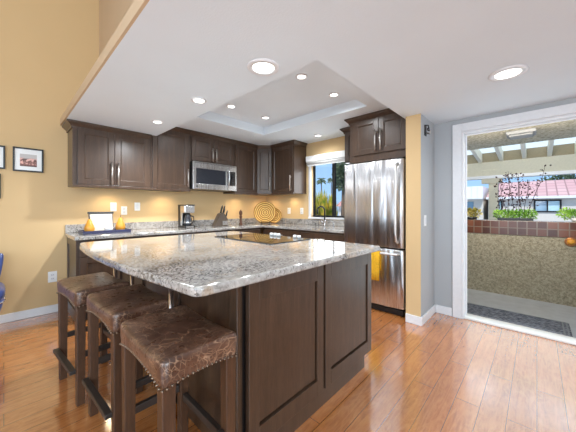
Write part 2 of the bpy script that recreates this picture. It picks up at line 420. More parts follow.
# door casing, jambs, threshold
m = MB(); cw = 0.088
m.box(XD - 0.022, XD, DY1, DY1 + cw, 0, DZ + cw); m.box(XD - 0.022, XD, DY0 - cw, DY0, 0, DZ + cw); m.box(XD - 0.022, XD, DY0, DY1, DZ, DZ + cw)
m.box(XD - 0.012, XD + 0.14, DY1 - 0.018, DY1 - 0.0005, 0, DZ); m.box(XD - 0.012, XD + 0.14, DY0 + 0.0005, DY0 + 0.018, 0, DZ); m.box(XD - 0.012, XD + 0.14, DY0 + 0.018, DY1 - 0.018, DZ - 0.018, DZ - 0.0005)
m.box(XD + 0.07, XD + 0.09, DY1 - 0.034, DY1 - 0.018, 0, DZ - 0.018); m.box(XD + 0.07, XD + 0.09, DY0 + 0.018, DY1 - 0.034, DZ - 0.034, DZ - 0.018)
d = struct(m, 'door_1', TRIM, 0.004)
struct(MB().box(XD + 0.002, XD + 0.15, DY0 + 0.018, DY1 - 0.018, 0.0, 0.022), 'trim_threshold', WHITE, 0.006)
m = MB(); m.box(XD + 0.092, XD + 0.112, DY1 - 0.030, DY1 - 0.018, 0.022, DZ - 0.034)
struct(m, 'trim_weatherstrip', BLACK)

# kitchen window
m = MB(); tw = 0.05
m.box(XW - 0.016, XW, WY1, WY1 + tw, WZ0 - 0.03, WZ1 + 0.06); m.box(XW - 0.016, XW, WY0 - tw, WY0, WZ0 - 0.03, WZ1 + 0.06); m.box(XW - 0.016, XW, WY0, WY1, WZ1, WZ1 + 0.06)
m.box(XW - 0.03, XW + 0.05, WY0, WY1, WZ0 - 0.03, WZ0)
m.box(XW - 0.03, XW, WY0 - tw, WY0, WZ0 - 0.03, WZ0); m.box(XW - 0.03, XW, WY1, WY1 + tw, WZ0 - 0.03, WZ0)
wi = struct(m, 'window_1', TRIM, 0.003)
m = MB(); fx0, fx1 = XW + 0.05, XW + 0.09; ft = 0.03
m.box(fx0, fx1, WY0, WY1, WZ0, WZ0 + 0.03); m.box(fx0, fx1, WY0, WY1, WZ1 - ft, WZ1); m.box(fx0, fx1, WY0, WY0 + ft, WZ0 + .03, WZ1 - ft); m.box(fx0, fx1, WY1 - ft, WY1, WZ0 + .03, WZ1 - ft)
m.box(fx0, fx1, 2.475, 2.535, WZ0 + .03, WZ1 - ft)
m.build('window_frame', BLACK_MATTE, wi, 0.003)
MB().box(XW + 0.066, XW + 0.070, WY0 + ft, 2.475, WZ0 + .03, WZ1 - ft).build('pane', GLASS, wi)
MB().box(XW + 0.074, XW + 0.078, 2.535, WY1 - ft, WZ0 + .03, WZ1 - ft).build('pane', GLASS, wi)
t = thing('roller_shade', 'white roller shade rolled up in its white cassette above the kitchen window', 'shade', (XW - 0.018, (WY0 + WY1) / 2, 1.965))
w2 = (WY1 - WY0) / 2 + 0.055
MB().box(-0.075, 0, -w2, w2, 0.06, 0.165).build('cassette', WHITE, t, 0.008)
MB().tube([(-0.035, -w2 + 0.01, 0.04), (-0.035, w2 - 0.01, 0.04)], 0.03, 14).build('fabric_roll', WHITE, t)
MB().box(-0.045, -0.03, -w2 + 0.02, w2 - 0.02, -0.01, 0.02).build('hem_bar', WHITE, t, 0.003)

# ================================================================== CABINETS
def shaker(mb, x0, x1, z0, z1, y=0.0, th=0.02, st=0.062, rail=None, dep=0.012):
    rail = rail or st
    mb.box(x0, x0 + st, y - th, y, z0, z1); mb.box(x1 - st, x1, y - th, y, z0, z1)
    mb.box(x0 + st, x1 - st, y - th, y, z0, z0 + rail); mb.box(x0 + st, x1 - st, y - th, y, z1 - rail, z1)
    # sloped inner lip and the flat panel
    l = 0.010; a0, a1, c0, c1 = x0 + st, x1 - st, z0 + rail, z1 - rail; yo, yi = y - th + 0.001, y - th + dep
    O = [(a0, yo, c0), (a1, yo, c0), (a1, yo, c1), (a0, yo, c1)]; I = [(a0 + l, yi, c0 + l), (a1 - l, yi, c0 + l), (a1 - l, yi, c1 - l), (a0 + l, yi, c1 - l)]
    ov = [mb.b.verts.new(p) for p in O]; iv = [mb.b.verts.new(p) for p in I]
    for k in range(4): mb._f([ov[k], ov[(k + 1) % 4], iv[(k + 1) % 4], iv[k]])
    mb._f(iv)
def pull(parent, x, z0, z1, y=-0.02, vertical=True):
    m = MB()
    if vertical:
        m.tube([(x, y - 0.03, z0), (x, y - 0.03, z1)], 0.0085, 10)
        for z in (z0 + 0.03, z1 - 0.03): m.tube([(x, y, z), (x, y - 0.03, z)], 0.005, 8)
    else:
        m.tube([(z0, y - 0.03, x), (z1, y - 0.03, x)], 0.0065, 10)
        for z in (z0 + 0.03, z1 - 0.03): m.tube([(z, y, x), (z, y - 0.03, x)], 0.005, 8)
    o = m.build('handle', NICKEL, parent); o['label'] = 'satin nickel bar handle'; return o
CROWN = [(0.0, -0.075), (0.012, -0.075), (0.014, -0.055), (0.026, -0.042), (0.040, -0.026), (0.052, -0.018), (0.054, 0.0), (0.0, 0.0)]
def crown(path, ztop, parent, prof=CROWN):
    """moulding swept along an xy path; outward is on the right of the direction of travel"""
    n = len(path); rows = []
    for i, p in enumerate(path):
        ds = []
        if i > 0: ds.append((Vector(path[i]) - Vector(path[i - 1])).normalized())
        if i < n - 1: ds.append((Vector(path[i + 1]) - Vector(path[i])).normalized())
        ns = [Vector((d.y, -d.x)) for d in ds]; nn = sum(ns, Vector((0, 0))).normalized(); k = 1 / max(0.3, nn.dot(ns[0]))
        rows.append([(p[0] + nn.x * o * k, p[1] + nn.y * o * k, ztop + z) for o, z in prof])
    m = MB(); V = m.grid(rows, close=True); m._f(V[0][::-1]); m._f(V[-1])
    return m.build('crown_moulding', CAB, parent)
def upper(name, label, loc, rz, w, h, depth, doors, path, handles, ztop, rail=0.062, bot_rail=0.02):
    t = thing(name, label, 'cabinet', loc, rz)
    m = MB(); m.box(0, w, 0, depth, 0, h); m.build('carcass', CAB, t, 0.002)
    for (x0, x1, hx) in doors:
        m = MB(); shaker(m, x0, x1, bot_rail, h - 0.06, rail=rail); dd = m.build('door', CAB, t, 0.002)
        if hx is not None: pull(dd, hx, handles[0], handles[1])
    if path: crown(path, ztop, t)
    if h > 0.6: m = MB(); m.box(0, w, -0.026, -0.0005, -0.012, 0.017); m.build('light_rail', CAB, t, 0.003)
    return t
# short double-door cabinet at the left end
zb = 1.475
c = upper('wall_cabinet', 'short dark brown double-door wall cabinet at the left end, above the navy tray', (0.525, 3.80, zb), 0, 0.825, ZL - zb - 0.005, 0.325, [(0.045, 0.402, 0.372), (0.407, 0.805, 0.438)], [(0, 0.325), (0, 0), (0.825, 0)], (0.03, 0.30), ZL - zb - 0.004)
W_A = c
upper('wall_cabinet', 'tall dark brown single-door wall cabinet just left of the microwave', (1.352, 3.80, zb), 0, 0.553, ZH - zb - 0.005, 0.325, [(0.02, 0.535, 0.508)], [(0, 0.3), (0, 0), (0.553, 0)], (0.06, 0.32), ZH - zb - 0.004)
upper('wall_cabinet', 'low dark brown double-door wall cabinet directly above the microwave', (1.907, 3.80, 1.925), 0, 0.79, ZH - 1.93, 0.325, [(0.02, 0.392, 0.362), (0.398, 0.77, 0.428)], [(0, 0), (0.79, 0)], (0.03, 0.24), ZH - 1.929)
upper('wall_cabinet', 'dark brown single-door wall cabinet just right of the microwave', (2.699, 3.80, zb), 0, 0.517, ZH - zb - 0.005, 0.325, [(0.02, 0.497, None)], [(0, 0), (0.517, 0)], (0.06, 0.32), ZH - zb - 0.004)
# diagonal corner cabinet
t = thing('corner_wall_cabinet', 'narrow-faced diagonal corner wall cabinet above the woven round tray', 'cabinet', (3.218, 3.80, zb), -PI / 4)
DL = math.hypot(0.19, 0.19)
def toloc(x, y):
    dx, dy = x - 3.218, y - 3.80; c_, s_ = math.cos(PI / 4), math.sin(PI / 4); return (dx * c_ - dy * s_, dx * s_ + dy * c_)
pts = [toloc(*q) for q in ((3.218, 3.80), (3.408, 3.61), (XW - 0.002, 3.61), (XW - 0.002, YW - 0.002), (3.218, YW - 0.002))]
MB().prism(pts, 0, ZH - zb - 0.005).build('carcass', CAB, t, 0.002)
m = MB(); shaker(m, 0.008, DL - 0.008, 0.02, ZH - zb - 0.065, rail=0.06, st=0.045); dd = m.build('door', CAB, t, 0.002); pull(dd, DL - 0.03, 0.06, 0.32)
crown([(0.0, 0), (DL, 0)], ZH - zb - 0.004, t)
upper('wall_cabinet', 'dark brown single-door wall cabinet beside the window, its right side panel in view', (3.41, 3.607, zb), -PI / 2, 0.557, ZH - zb - 0.005, 0.337, [(0.02, 0.537, 0.505)], [(0, 0), (0.557, 0), (0.557, 0.3)], (0.04, 0.31), ZH - zb - 0.004)
upper('wall_cabinet', 'narrow dark wall cabinet tucked between the window and the fridge cabinet', (3.41, 2.055, 1.875), -PI / 2, 0.225, ZH - 1.88, 0.337, [(0.012, 0.213, None)], [(0, 0.3), (0, 0), (0.225, 0)], (0, 0), ZH - 1.879)
upper('wall_cabinet', 'deep dark brown double-door wall cabinet above the stainless fridge', (3.10, 1.79, 1.803), -PI / 2, 0.735, ZH - 1.808, 0.64, [(0.055, 0.392, 0.362), (0.398, 0.725, 0.428)], [(0, 0.3), (0, 0), (0.735, 0)], (0.112, 0.362), ZH - 1.807, bot_rail=0.085)

# base cabinets
def base(name, label, loc, rz, w, depth=0.58, two=True, endpanel=False):
    t = thing(name, label, 'cabinet', loc, rz)
    MB().box(0, w, 0, depth, 0.10, 0.875).build('carcass', CAB, t, 0.002)
    MB().box(0.0, w, 0.06, depth, 0, 0.10).build('toe_kick', CAB_IN, t)
    m = MB(); m.box(0.012, w - 0.012, -0.02, 0, 0.70, 0.85); dr = m.build('drawer', CAB, t, 0.003); pull(dr, 0.775, w / 2 - 0.08, w / 2 + 0.08, vertical=False)
    if two:
        h = w / 2
        for a, b, hx in ((0.012, h - 0.003, h - 0.035), (h + 0.003, w - 0.012, h + 0.035)):
            m = MB(); shaker(m, a, b, 0.115, 0.69); dd = m.build('door', CAB, t, 0.002); pull(dd, hx, 0.50, 0.66)
    else:
        m = MB(); shaker(m, 0.012, w - 0.012, 0.115, 0.69); dd = m.build('door', CAB, t, 0.002); pull(dd, w - 0.05, 0.50, 0.66)
    if endpanel:
        m = MB(); m.box(-0.018, 0, 0.0, 0.06, 0.0, 0.875); m.box(-0.018, 0, depth - 0.06, depth, 0, 0.875); m.box(-0.018, 0, 0.06, depth - 0.06, 0.80, 0.875); m.box(-0.018, 0, 0.06, depth - 0.06, 0, 0.12); m.box(-0.008, 0, 0.06, depth - 0.06, 0.12, 0.8)
        m.build('end_panel', CAB, t, 0.002)
    return t
base('base_cabinet', 'dark brown base cabinet at the left end of the wall counter, under the navy tray', (0.535, 3.53, 0), 0, 0.863, 0.595, True, True)
base('base_cabinet', 'dark brown base cabinet under the coffee maker', (1.40, 3.53, 0), 0, 0.80, 0.595)
base('base_cabinet', 'dark brown base cabinet under the knife block', (2.202, 3.53, 0), 0, 0.87, 0.595)
base('base_cabinet', 'dark brown sink base cabinet under the kitchen window', (3.135, 3.525, 0), -PI / 2, 0.86, 0.61)
base('base_cabinet', 'dark brown base cabinet next to the fridge, below the window counter', (3.135, 2.663, 0), -PI / 2, 0.795, 0.61, False)

# wall countertop with backsplash
t = thing('wall_countertop', 'L-shaped speckled granite countertop along the two kitchen walls', 'countertop')
MB().prism([(0.50, 3.49), (3.10, 3.49), (3.10, 1.862), (XW - 0.001, 1.862), (XW - 0.001, YW - 0.001), (0.50, YW - 0.001)], 0.88, 0.92).build('slab', GRANITE, t, 0.006)
m = MB(); m.box(0.503, XW - 0.02, YW - 0.021, YW - 0.001, 0.921, 1.02); m.box(XW - 0.021, XW - 0.001, 1.862, YW - 0.022, 0.921, 1.02); m.build('backsplash', GRANITE, t, 0.004)

# ================================================================== ISLAND
IX0, IX1, IY0, IY1 = 0.76, 1.985, 0.955, 2.86
t = thing('kitchen_island', 'dark brown kitchen island cabinet with two framed end panels', 'island')
MB().box(IX0, IX1 - 0.001, IY0 + 0.06, IY1, 0.10, 0.878).build('carcass', CAB_IN, t, 0.002)
MB().box(IX0 + 0.01, 1.89, IY0 + 0.012, IY1 - 0.06, 0, 0.10).build('toe_kick', CAB, t)
for x0, x1 in ((0.762, 1.340), (1.362, 1.985)):
    m = MB()
    st_, bt_, y0, y1, g = 0.062, 0.088, IY0, IY0 + 0.024, 0.011
    m.box(x0, x0 + st_, y0, y1, 0.10, 0.874); m.box(x1 - st_, x1, y0, y1, 0.10, 0.874)
    m.box(x0 + st_, x1 - st_, y0, y1, 0.10, 0.10 + bt_); m.box(x0 + st_, x1 - st_, y0, y1, 0.874 - bt_, 0.874)
    m.box(x0 + st_, x1 - st_ - g, y0 + 0.010, y1, 0.10 + bt_ + g, 0.874 - bt_)
    m.box(x0 + 0.02, x0 + 0.05, y1, IY0 + 0.059, 0.10, 0.874); m.box(x1 - 0.03, x1, y1, IY0 + 0.059, 0.10, 0.874)
    m.build('end_panel', CAB, t, 0.002)
m = MB(); m.box(0.716, 0.738, IY0 + 0.03, IY0 + 0.09, 0, 0.878); m.box(0.738, IX0 - 0.001, IY0 + 0.045, IY0 + 0.09, 0, 0.878); m.build('corner_post', CAB, t, 0.003)
m = MB()
for y0 in (1.05, 1.62, 2.24, 2.82): m.box(0.735, IX0, y0, y0 + 0.05, 0.0, 0.878)
m.box(0.735, IX0, 1.10, 2.82, 0.80, 0.878); m.box(0.735, IX0, 1.10, 2.82, 0, 0.10); m.box(0.75, IX0, 1.10, 2.82, 0.10, 0.80)
m.build('back_panel', CAB, t, 0.002)
for k in range(3):                                     # doors on the kitchen side
    m = MB(); y0 = 1.0 + k * 0.62
    shaker(m, 0, 0.6, 0.12, 0.865); dd = m.build('door', CAB, t, 0.002); dd.location = (IX1, y0, 0); dd.rotation_euler = (0, 0, PI / 2); pull(dd, 0.55, 0.55, 0.80)

def rounded(pts, radii, n=6):
    out = []; N = len(pts)
    for i, p in enumerate(pts):
        p = Vector(p); a = Vector(pts[i - 1]); b = Vector(pts[(i + 1) % N]); r = radii[i]
        if r <= 0: out.append(tuple(p)); continue
        u = (a - p).normalized(); v = (b - p).normalized(); half = u.angle(v) / 2; d_ = r / math.tan(half)
        c_ = p + (u + v).normalized() * (r / math.sin(half)); s0 = p + u * d_; s1 = p + v * d_
        a0 = math.atan2(s0.y - c_.y, s0.x - c_.x); a1 = math.atan2(s1.y - c_.y, s1.x - c_.x); da = (a1 - a0 + PI) % (2 * PI) - PI
        for k in range(n + 1): out.append((c_.x + r * math.cos(a0 + da * k / n), c_.y + r * math.sin(a0 + da * k / n)))
    return out
outl = [(2.055, 0.905), (2.065, 2.91), (0.452, 2.91), (0.418, 2.70), (0.403, 2.42), (0.399, 2.12), (0.407, 1.84), (0.427, 1.52), (0.45, 1.30), (0.468, 1.13), (0.488, 0.925)]
rad = [0.03, 0.04, 0.06, 0.1, 0.4, 0.4, 0.5, 0.5, 0.5, 0.3, 0.05]
t = thing('island_countertop', 'thick speckled granite island top with curved overhang on the stool side', 'countertop')
MB().prism(rounded(outl, rad), 0.88, 0.92).build('slab', GRANITE, t, 0.012, seg=4)

for i, (x, y) in enumerate(((0.60, 1.40), (0.60, 2.02), (0.60, 2.43))):
    w = ('nearest the camera', 'in the middle of the row', 'farthest from the camera')[i]
    p = thing('support_post', 'slim chrome post under the island overhang, ' + w, 'post', (x, y, 0), 0, 'chrome posts under the island overhang')
    MB().tube([(0, 0, 0.008), (0, 0, 0.872)], 0.0125, 14).build('shaft', CHROME, p)
    MB().lathe([(0, 0), (0.04, 0), (0.04, 0.006), (0.015, 0.01), (0.0, 0.01)], n=20).build('foot_flange', CHROME, p)
    MB().lathe([(0, 0.868), (0.015, 0.868), (0.04, 0.873), (0.04, 0.879), (0, 0.879)], n=20).build('top_flange', CHROME, p)

# cooktop
t = thing('cooktop', 'black glass electric cooktop set in the island top', 'cooktop', (1.50, 1.59, 0.92))
CWX, CWY = 0.50, 0.84
MB().prism(rounded([(0, 0), (CWX, 0), (CWX, CWY), (0, CWY)], [0.012] * 4, 4), 0.0005, 0.006).build('glass_plate', DKGLASS, t, 0.002)
m = MB(); q = 0.008
m.box(-q, CWX + q, -q, -0.001, 0.0003, 0.007); m.box(-q, CWX + q, CWY + 0.001, CWY + q, 0.0003, 0.007); m.box(-q, -0.001, -0.001, CWY + 0.001, 0.0003, 0.007); m.box(CWX + 0.001, CWX + q, -0.001, CWY + 0.001, 0.0003, 0.007)
m.build('edge_trim', BLACK, t)
for x, y, r in ((0.13, 0.19, 0.10), (0.13, 0.62, 0.08), (0.34, 0.22, 0.075), (0.34, 0.62, 0.105)):
    MB().lathe([(r - 0.003, 0.0062), (r - 0.003, 0.0066), (r, 0.0066), (r, 0.0062)], (x, y, 0), 36).build('burner_ring', IRON, t)
for y in (0.10, 0.155, 0.38, 0.435, 0.49):
    MB().lathe([(0.0, 0.034), (0.014, 0.034), (0.018, 0.030), (0.020, 0.007), (0.0, 0.007)], (0.462, y, 0), 18).build('knob', WHITE, t)

# ================================================================== APPLIANCES
# microwave
t = thing('microwave', 'stainless over-the-range microwave between the wall cabinets', 'microwave', (1.912, 3.74, 1.505))
w, h = 0.78, 0.415
MB().box(0, w, 0.0, 0.385, 0, h).build('body', BLACK, t, 0.004)
m = MB(); dw = 0.60
m.box(0, dw, -0.03, 0, 0.315, h); m.box(0, dw, -0.03, 0, 0, 0.085); m.box(0, 0.05, -0.03, 0, 0.085, 0.315); m.box(dw - 0.03, dw, -0.03, 0, 0.085, 0.315)
dd = m.build('door', STEEL_S, t, 0.004)
MB().box(0.05, dw - 0.03, -0.022, -0.002, 0.085, 0.315).build('window_glass', MWGLASS, dd)
MB().tube([(dw + 0.005, -0.03, 0.05), (dw + 0.005, -0.062, 0.09), (dw + 0.005, -0.075, 0.21), (dw + 0.005, -0.062, 0.33), (dw + 0.005, -0.03, 0.37)], 0.013, 12).build('handle', STEEL_S, dd)
m = MB(); m.box(dw + 0.002, w, -0.03, 0, 0.315, h); m.box(dw + 0.002, w, -0.03, 0, 0, 0.085); m.box(w - 0.025, w, -0.03, 0, 0.085, 0.315); m.build('control_surround', STEEL_S, t, 0.004)
cp = MB().box(dw + 0.002, w - 0.025, -0.026, 0, 0.085, 0.315).build('control_panel', DKGLASS, t)
m = MB()
for r in range(5):
    for c_ in range(3): m.box(dw + 0.05 + c_ * 0.034, dw + 0.074 + c_ * 0.034, -0.0275, -0.0262, 0.10 + r * 0.03, 0.118 + r * 0.03)
m.build('keypad', MWGLASS, cp)
m = MB()
for k in range(3): m.box(0.03, w - 0.03, -0.033, -0.0302, 0.392 + k * 0.006, 0.394 + k * 0.006)
m.build('vent_slots', BLACK, t)
MB().lathe([(0, 0.002), (0.012, 0.002), (0.012, 0), (0, 0)], (0.06, -0.031, 0.042), 16, Matrix.Rotation(PI / 2, 4, 'X')).build('emblem', BLACK, t)

# fridge: local x along its width seen from the front, local y to the back
t = thing('refrigerator', 'tall stainless steel bottom-freezer fridge beside the tan column', 'fridge', (3.03, 1.835, 0), -PI / 2)
FW = 0.758
MB().box(0.005, FW - 0.005, 0.07, 0.70, 0.02, 1.765).build('body', IRON, t, 0.006)
def bowed(x0, x1, z0, z1, bow=0.018, n=14):
    m = MB(); rows = []
    for k in range(n + 1):
        u = k / n; x = x0 + (x1 - x0) * u; y = -bow * (1 - (2 * u - 1) ** 2)
        if k in (0, n): y += 0.0
        rows.append((x, y))
    m.prism(rows + [(x1, 0.065), (x0, 0.065)], z0, z1)
    for f in m.b.faces: f.smooth = abs(f.normal.z) < 0.5
    return m
bowed(0, FW, 0.765, 1.775).build('upper_door', STEEL, t, 0.006)
fd = bowed(0, FW, 0.085, 0.745).build('freezer_drawer', STEEL, t, 0.006)
m = MB(); m.box(0.01, FW - 0.01, 0.0, 0.07, 0.012, 0.075)
m.build('toe_grille', BLACK, t, 0.004)
hx = 0.690
m = MB(); m.tube([(hx, -0.003, 0.83), (hx, -0.05, 0.85), (hx, -0.064, 0.95), (hx, -0.068, 1.27), (hx, -0.064, 1.6), (hx, -0.05, 1.70), (hx, -0.003, 1.72)], 0.014, 12)
m.build('door_handle', STEEL_H, t)
m = MB(); m.tube([(0.05, -0.005, 0.700), (0.06, -0.05, 0.700), (0.2, -0.066, 0.700), (0.36, -0.068, 0.700), (0.52, -0.066, 0.700), (FW - 0.06, -0.05, 0.700), (FW - 0.05, -0.005, 0.700)], 0.013, 12)
m.build('drawer_handle', STEEL_H, t)
MB().box(0.61, 0.735, 0.03, 0.12, 1.776, 1.796).build('hinge_cover', IRON, t, 0.004)
# towel over the freezer handle
m = MB(); rows = []; yb = -0.068
prof = [(yb + 0.020, 0.50), (yb + 0.020, 0.60), (yb + 0.019, 0.70), (yb + 0.010, 0.7155), (yb, 0.719), (yb - 0.012, 0.714), (yb - 0.020, 0.70), (yb - 0.024, 0.60), (yb - 0.026, 0.48), (yb - 0.026, 0.385)]
for (y, z) in prof:
    row = []
    for k in range(13):
        u = k / 12; wv = 0.006 * math.sin(u * 14) * max(0, (0.72 - z) / 0.3); row.append((0.385 + 0.135 * u, y - abs(wv) if y < yb - 0.015 else y, z))
    rows.append(row)
m.sm = True; m.grid(rows)
o = m.build('towel', YELLOW); o.location = (3.03, 1.835, 0); o.rotation_euler = (0, 0, -PI / 2)
sol = o.modifiers.new('thick', 'SOLIDIFY'); sol.thickness = 0.004; sol.offset = 1
tag(o, 'folded yellow towel hanging over the freezer drawer handle', 'towel')

# faucet at the window
t = thing('faucet', 'chrome kitchen faucet with gooseneck spout coloured dark for backlight below the window', 'faucet', (3.62, 2.56, 0.92))
MB().lathe([(0, 0), (0.028, 0), (0.028, 0.012), (0.02, 0.02), (0.019, 0.07), (0.024, 0.075), (0.022, 0.10), (0, 0.105)], n=20).build('base', CHROME, t)
pts = [(0, 0, 0.10), (0, 0, 0.25)] + [(-0.06 + 0.06 * math.cos(a), 0.0, 0.25 + 0.075 * math.sin(a)) for a in [PI * k / 10 for k in range(1, 11)]] + [(-0.12, 0, 0.20)]
ang = math.radians(-62); pts = [(x * math.cos(ang) , x * math.sin(ang), z) for x, y, z in pts]
MB().tube(pts, 0.0125, 12).build('spout', IRON, t)  # dark colour stands in for the chrome spout's backlit look against the window
MB().tube([(0, 0.018, 0.06), (-0.02, 0.075, 0.085)], [0.008, 0.006], 10).build('lever', CHROME, t)
t = thing('soap_dispenser', 'small chrome soap pump standing right of the faucet', 'dispenser', (3.64, 2.40, 0.92))
MB().lathe([(0, 0), (0.02, 0), (0.02, 0.01), (0.011, 0.015), (0.010, 0.06), (0, 0.06)], n=16).build('stem', CHROME, t)
MB().tube([(0, 0, 0.06), (0, 0, 0.072), (-0.06, 0, 0.07)], [0.009, 0.009, 0.005], 10).build('nozzle', CHROME, t)

# ================================================================== STOOLS
SX, SY = 0.155, 0.235
def sq(hx, hy, t_, e=5.0):
    c_, s_ = math.cos(t_), math.sin(t_)
    return (hx * math.copysign(abs(c_) ** (2 / e), c_), hy * math.copysign(abs(s_) ** (2 / e), s_))
def rail_z(x, y): return 0.603 + 0.030 * (1 - min(1, (abs(y) / SY)) ** 2) * (abs(x) / SX > 0.5) + 0.018 * (1 - min(1, abs(x) / SX) ** 2)
def make_stool():
    t = thing('bar_stool', None, 'stool')
    n = 56; rows = []
    lv = [(0.985, None, 0.0), (1.0, None, 0.008), (1.02, 0.650, 0), (1.02, 0.690, 0), (1.0, 0.702, 0), (0.965, 0.708, 0), (0.88, 0.713, 0), (0.70, 0.718, 0), (0.4, 0.721, 0), (0.15, 0.722, 0)]
    for s_, z, dz in lv:
        row = []
        for k in range(n):
            a = 2 * PI * k / n; x, y = sq(SX * s_, SY * s_, a, 14.0 if s_ > 0.9 else 7.0)
            if z is None:
                zz = 0.602 + 0.032 * (1 - (abs(y) / SY) ** 2 if abs(x) > SX * 0.9 else 0) + (0.018 * (1 - (abs(x) / SX) ** 2) if abs(y) > SY * 0.9 else 0) + dz
            else: zz = z - 0.017 + 0.022 * (abs(y) / SY) ** 2.2
            row.append((x, y, zz))
        rows.append(row)
    m = MB(); m.sm = True; V = m.grid(rows, close=True); m._f(V[-1]); m._f(V[0][::-1])
    m.build('seat', LEATHER, t, subsurf=1)
    m = MB()
    for k in range(84):                                  # nailhead trim along the lower edge
        a = 2 * PI * (k + 0.5) / 84
        # walk evenly round the rectangle
        P_ = 2 * (2 * SX + 2 * SY); d_ = P_ * k / 84.0; hx, hy = SX * 1.0, SY * 1.0
        if d_ < 2 * hx: x, y, nx, ny = -hx + d_, -hy, 0, -1
        elif d_ < 2 * hx + 2 * hy: x, y, nx, ny = hx, -hy + (d_ - 2 * hx), 1, 0
        elif d_ < 4 * hx + 2 * hy: x, y, nx, ny = hx - (d_ - 2 * hx - 2 * hy), hy, 0, 1
        else: x, y, nx, ny = -hx, hy - (d_ - 4 * hx - 2 * hy), -1, 0
        if abs(nx): zz = 0.602 + 0.032 * (1 - (abs(y) / SY) ** 2)
        else: zz = 0.602 + 0.018 * (1 - (abs(x) / SX) ** 2)
        if abs(x) > SX * 0.96 and abs(y) > SY * 0.96: x *= 0.965; y *= 0.975
        mt = Matrix.Rotation(PI / 2, 4, Vector((-ny, nx, 0)))
        m.lathe([(0.0, 0.0045), (0.0035, 0.0035), (0.0052, 0.0), (0.005, -0.003)], (x + nx * 0.001, y + ny * 0.001, zz + 0.010), 7, mt)
    m.build('nailhead_trim', BRASS_N, t)
    m = MB(); m.box(-SX + 0.012, SX - 0.012, -SY + 0.012, SY - 0.012, 0.637, 0.652); m.build('seat_board', STOOLF, t)
    lx, ly, lw = SX - 0.030, SY - 0.032, 0.0225
    for sx in (-1, 1):
        for sy in (-1, 1):
            m = MB(); x, y = sx * lx, sy * ly; rows = []
            for z, g in ((0.0, 0.90), (0.30, 0.96), (0.636, 1.06)):
                ww = lw * g; rows.append([(x - ww, y - ww, z), (x + ww, y - ww, z), (x + ww, y + ww, z), (x - ww, y + ww, z)])
            V = m.grid(rows, close=True); m._f(V[0][::-1]); m._f(V[-1]); m.build('leg', STOOLW, t, 0.003)
    m = MB(); m.box(-lx - lw - 0.030, -lx - lw + 0.004, -ly + 0.0, ly + 0.02, 0.197, 0.222); m.build('footrest', STOOLF, t, 0.004)
    m = MB(); m.box(lx - 0.012, lx + 0.012, -ly + lw, ly - lw, 0.24, 0.275); m.build('stretcher', STOOLF, t, 0.003)
    for sy in (-1, 1):
        m = MB(); m.box(-lx + lw, lx - lw, sy * ly - 0.011, sy * ly + 0.011, 0.285, 0.32); m.build('stretcher', STOOLF, t, 0.003)
    return t
st = make_stool()
spots = [(0.508, 1.135, 0, 'cracked brown leather saddle stool nearest the camera, beside the island corner'),
         (0.498, 1.725, 3, 'cracked brown leather saddle stool in the middle of the three at the island'),
         (0.432, 2.29, 5, 'brown leather saddle stool farthest back, nearest the tan wall outlet')]
for i, (x, y, a_, lab) in enumerate(spots):
    o = st if i == 0 else copy_tree(st)
    o.location = (x, y, 0); o.rotation_euler = (0, 0, math.radians(a_)); o['label'] = lab; o['group'] = 'leather bar stools at the island'

# ================================================================== LIGHTS IN THE CEILING
def can(x, y, z, r, label, surface=False, power=1.0):
    t = thing('recessed_light', label, 'ceiling light', (x, y, z), 0, 'round ceiling lights')
    if surface:
        MB().lathe([(r, -0.0005), (r, -0.005), (r * 0.90, -0.009), (r * 0.70, -0.010), (r * 0.66, -0.0005)], n=40).build('trim_ring', TRIM, t)
        MB().lathe([(r * 0.65, -0.001), (r * 0.65, -0.007), (0, -0.009)], n=36).build('lens', LENS, t)
    else:
        MB().lathe([(r, -0.0005), (r, -0.006), (r * 0.74, -0.010), (r * 0.72, -0.010), (r * 0.72, -0.0005)], n=32).build('trim_ring', TRIM, t)
        MB().lathe([(r * 0.71, -0.001), (r * 0.71, -0.007), (0, -0.008)], n=32).build('lens', LENS, t)
    lamp('downlight', 'SPOT', (0, 0, -0.03), CAN_W * power, (0.92, 0.965, 1.0), (0, 0, 0), spot=math.radians(165), blend=0.9, radius=0.045, parent=t)
can(1.19, 3.14, ZL, 0.062, 'small round ceiling light nearest the left wall cabinet', power=3.6)
can(1.21, 2.24, ZL, 0.068, 'small round ceiling light left of the tray, over the far island end', power=1.3)
can(1.235, 1.39, ZL, 0.112, 'large white-ringed round ceiling light over the island, just outside the tray', True)
can(2.50, 0.155, ZL, 0.115, 'wide flush round ceiling light near the entry door', True, 0.8)
can(1.95, 2.80, ZT, 0.058, 'small light in the ceiling tray, its far left corner')
can(2.525, 2.80, ZT, 0.058, 'small light in the ceiling tray, its far right corner')
can(1.975, 1.67, ZT, 0.058, 'small light in the ceiling tray, its near left corner')
can(2.54, 1.67, ZT, 0.058, 'small light in the ceiling tray, its near right corner')
can(3.42, 2.55, ZH, 0.058, 'small round ceiling light in front of the kitchen window', power=0.6)
# under-cabinet pucks
for x, y in ((0.93, 3.94), (1.63, 3.94), (2.96, 3.94)):
    lamp('under_cabinet_light', 'SPOT', (x, y, zb - 0.012), PUCK_W, (1, 0.80, 0.52), (0, 0, 0), spot=math.radians(160), blend=1.0, radius=0.03)
lamp('under_cabinet_light', 'SPOT', (3.52, 3.90, zb - 0.012), PUCK_W, (1, 0.80, 0.52), (0, 0, 0), spot=math.radians(160), blend=1.0, radius=0.03)
lamp('under_cabinet_light', 'SPOT', (3.60, 3.33, zb - 0.012), PUCK_W * 0.7, (1, 0.80, 0.52), (0, 0, 0), spot=math.radians(160), blend=1.0, radius=0.03)

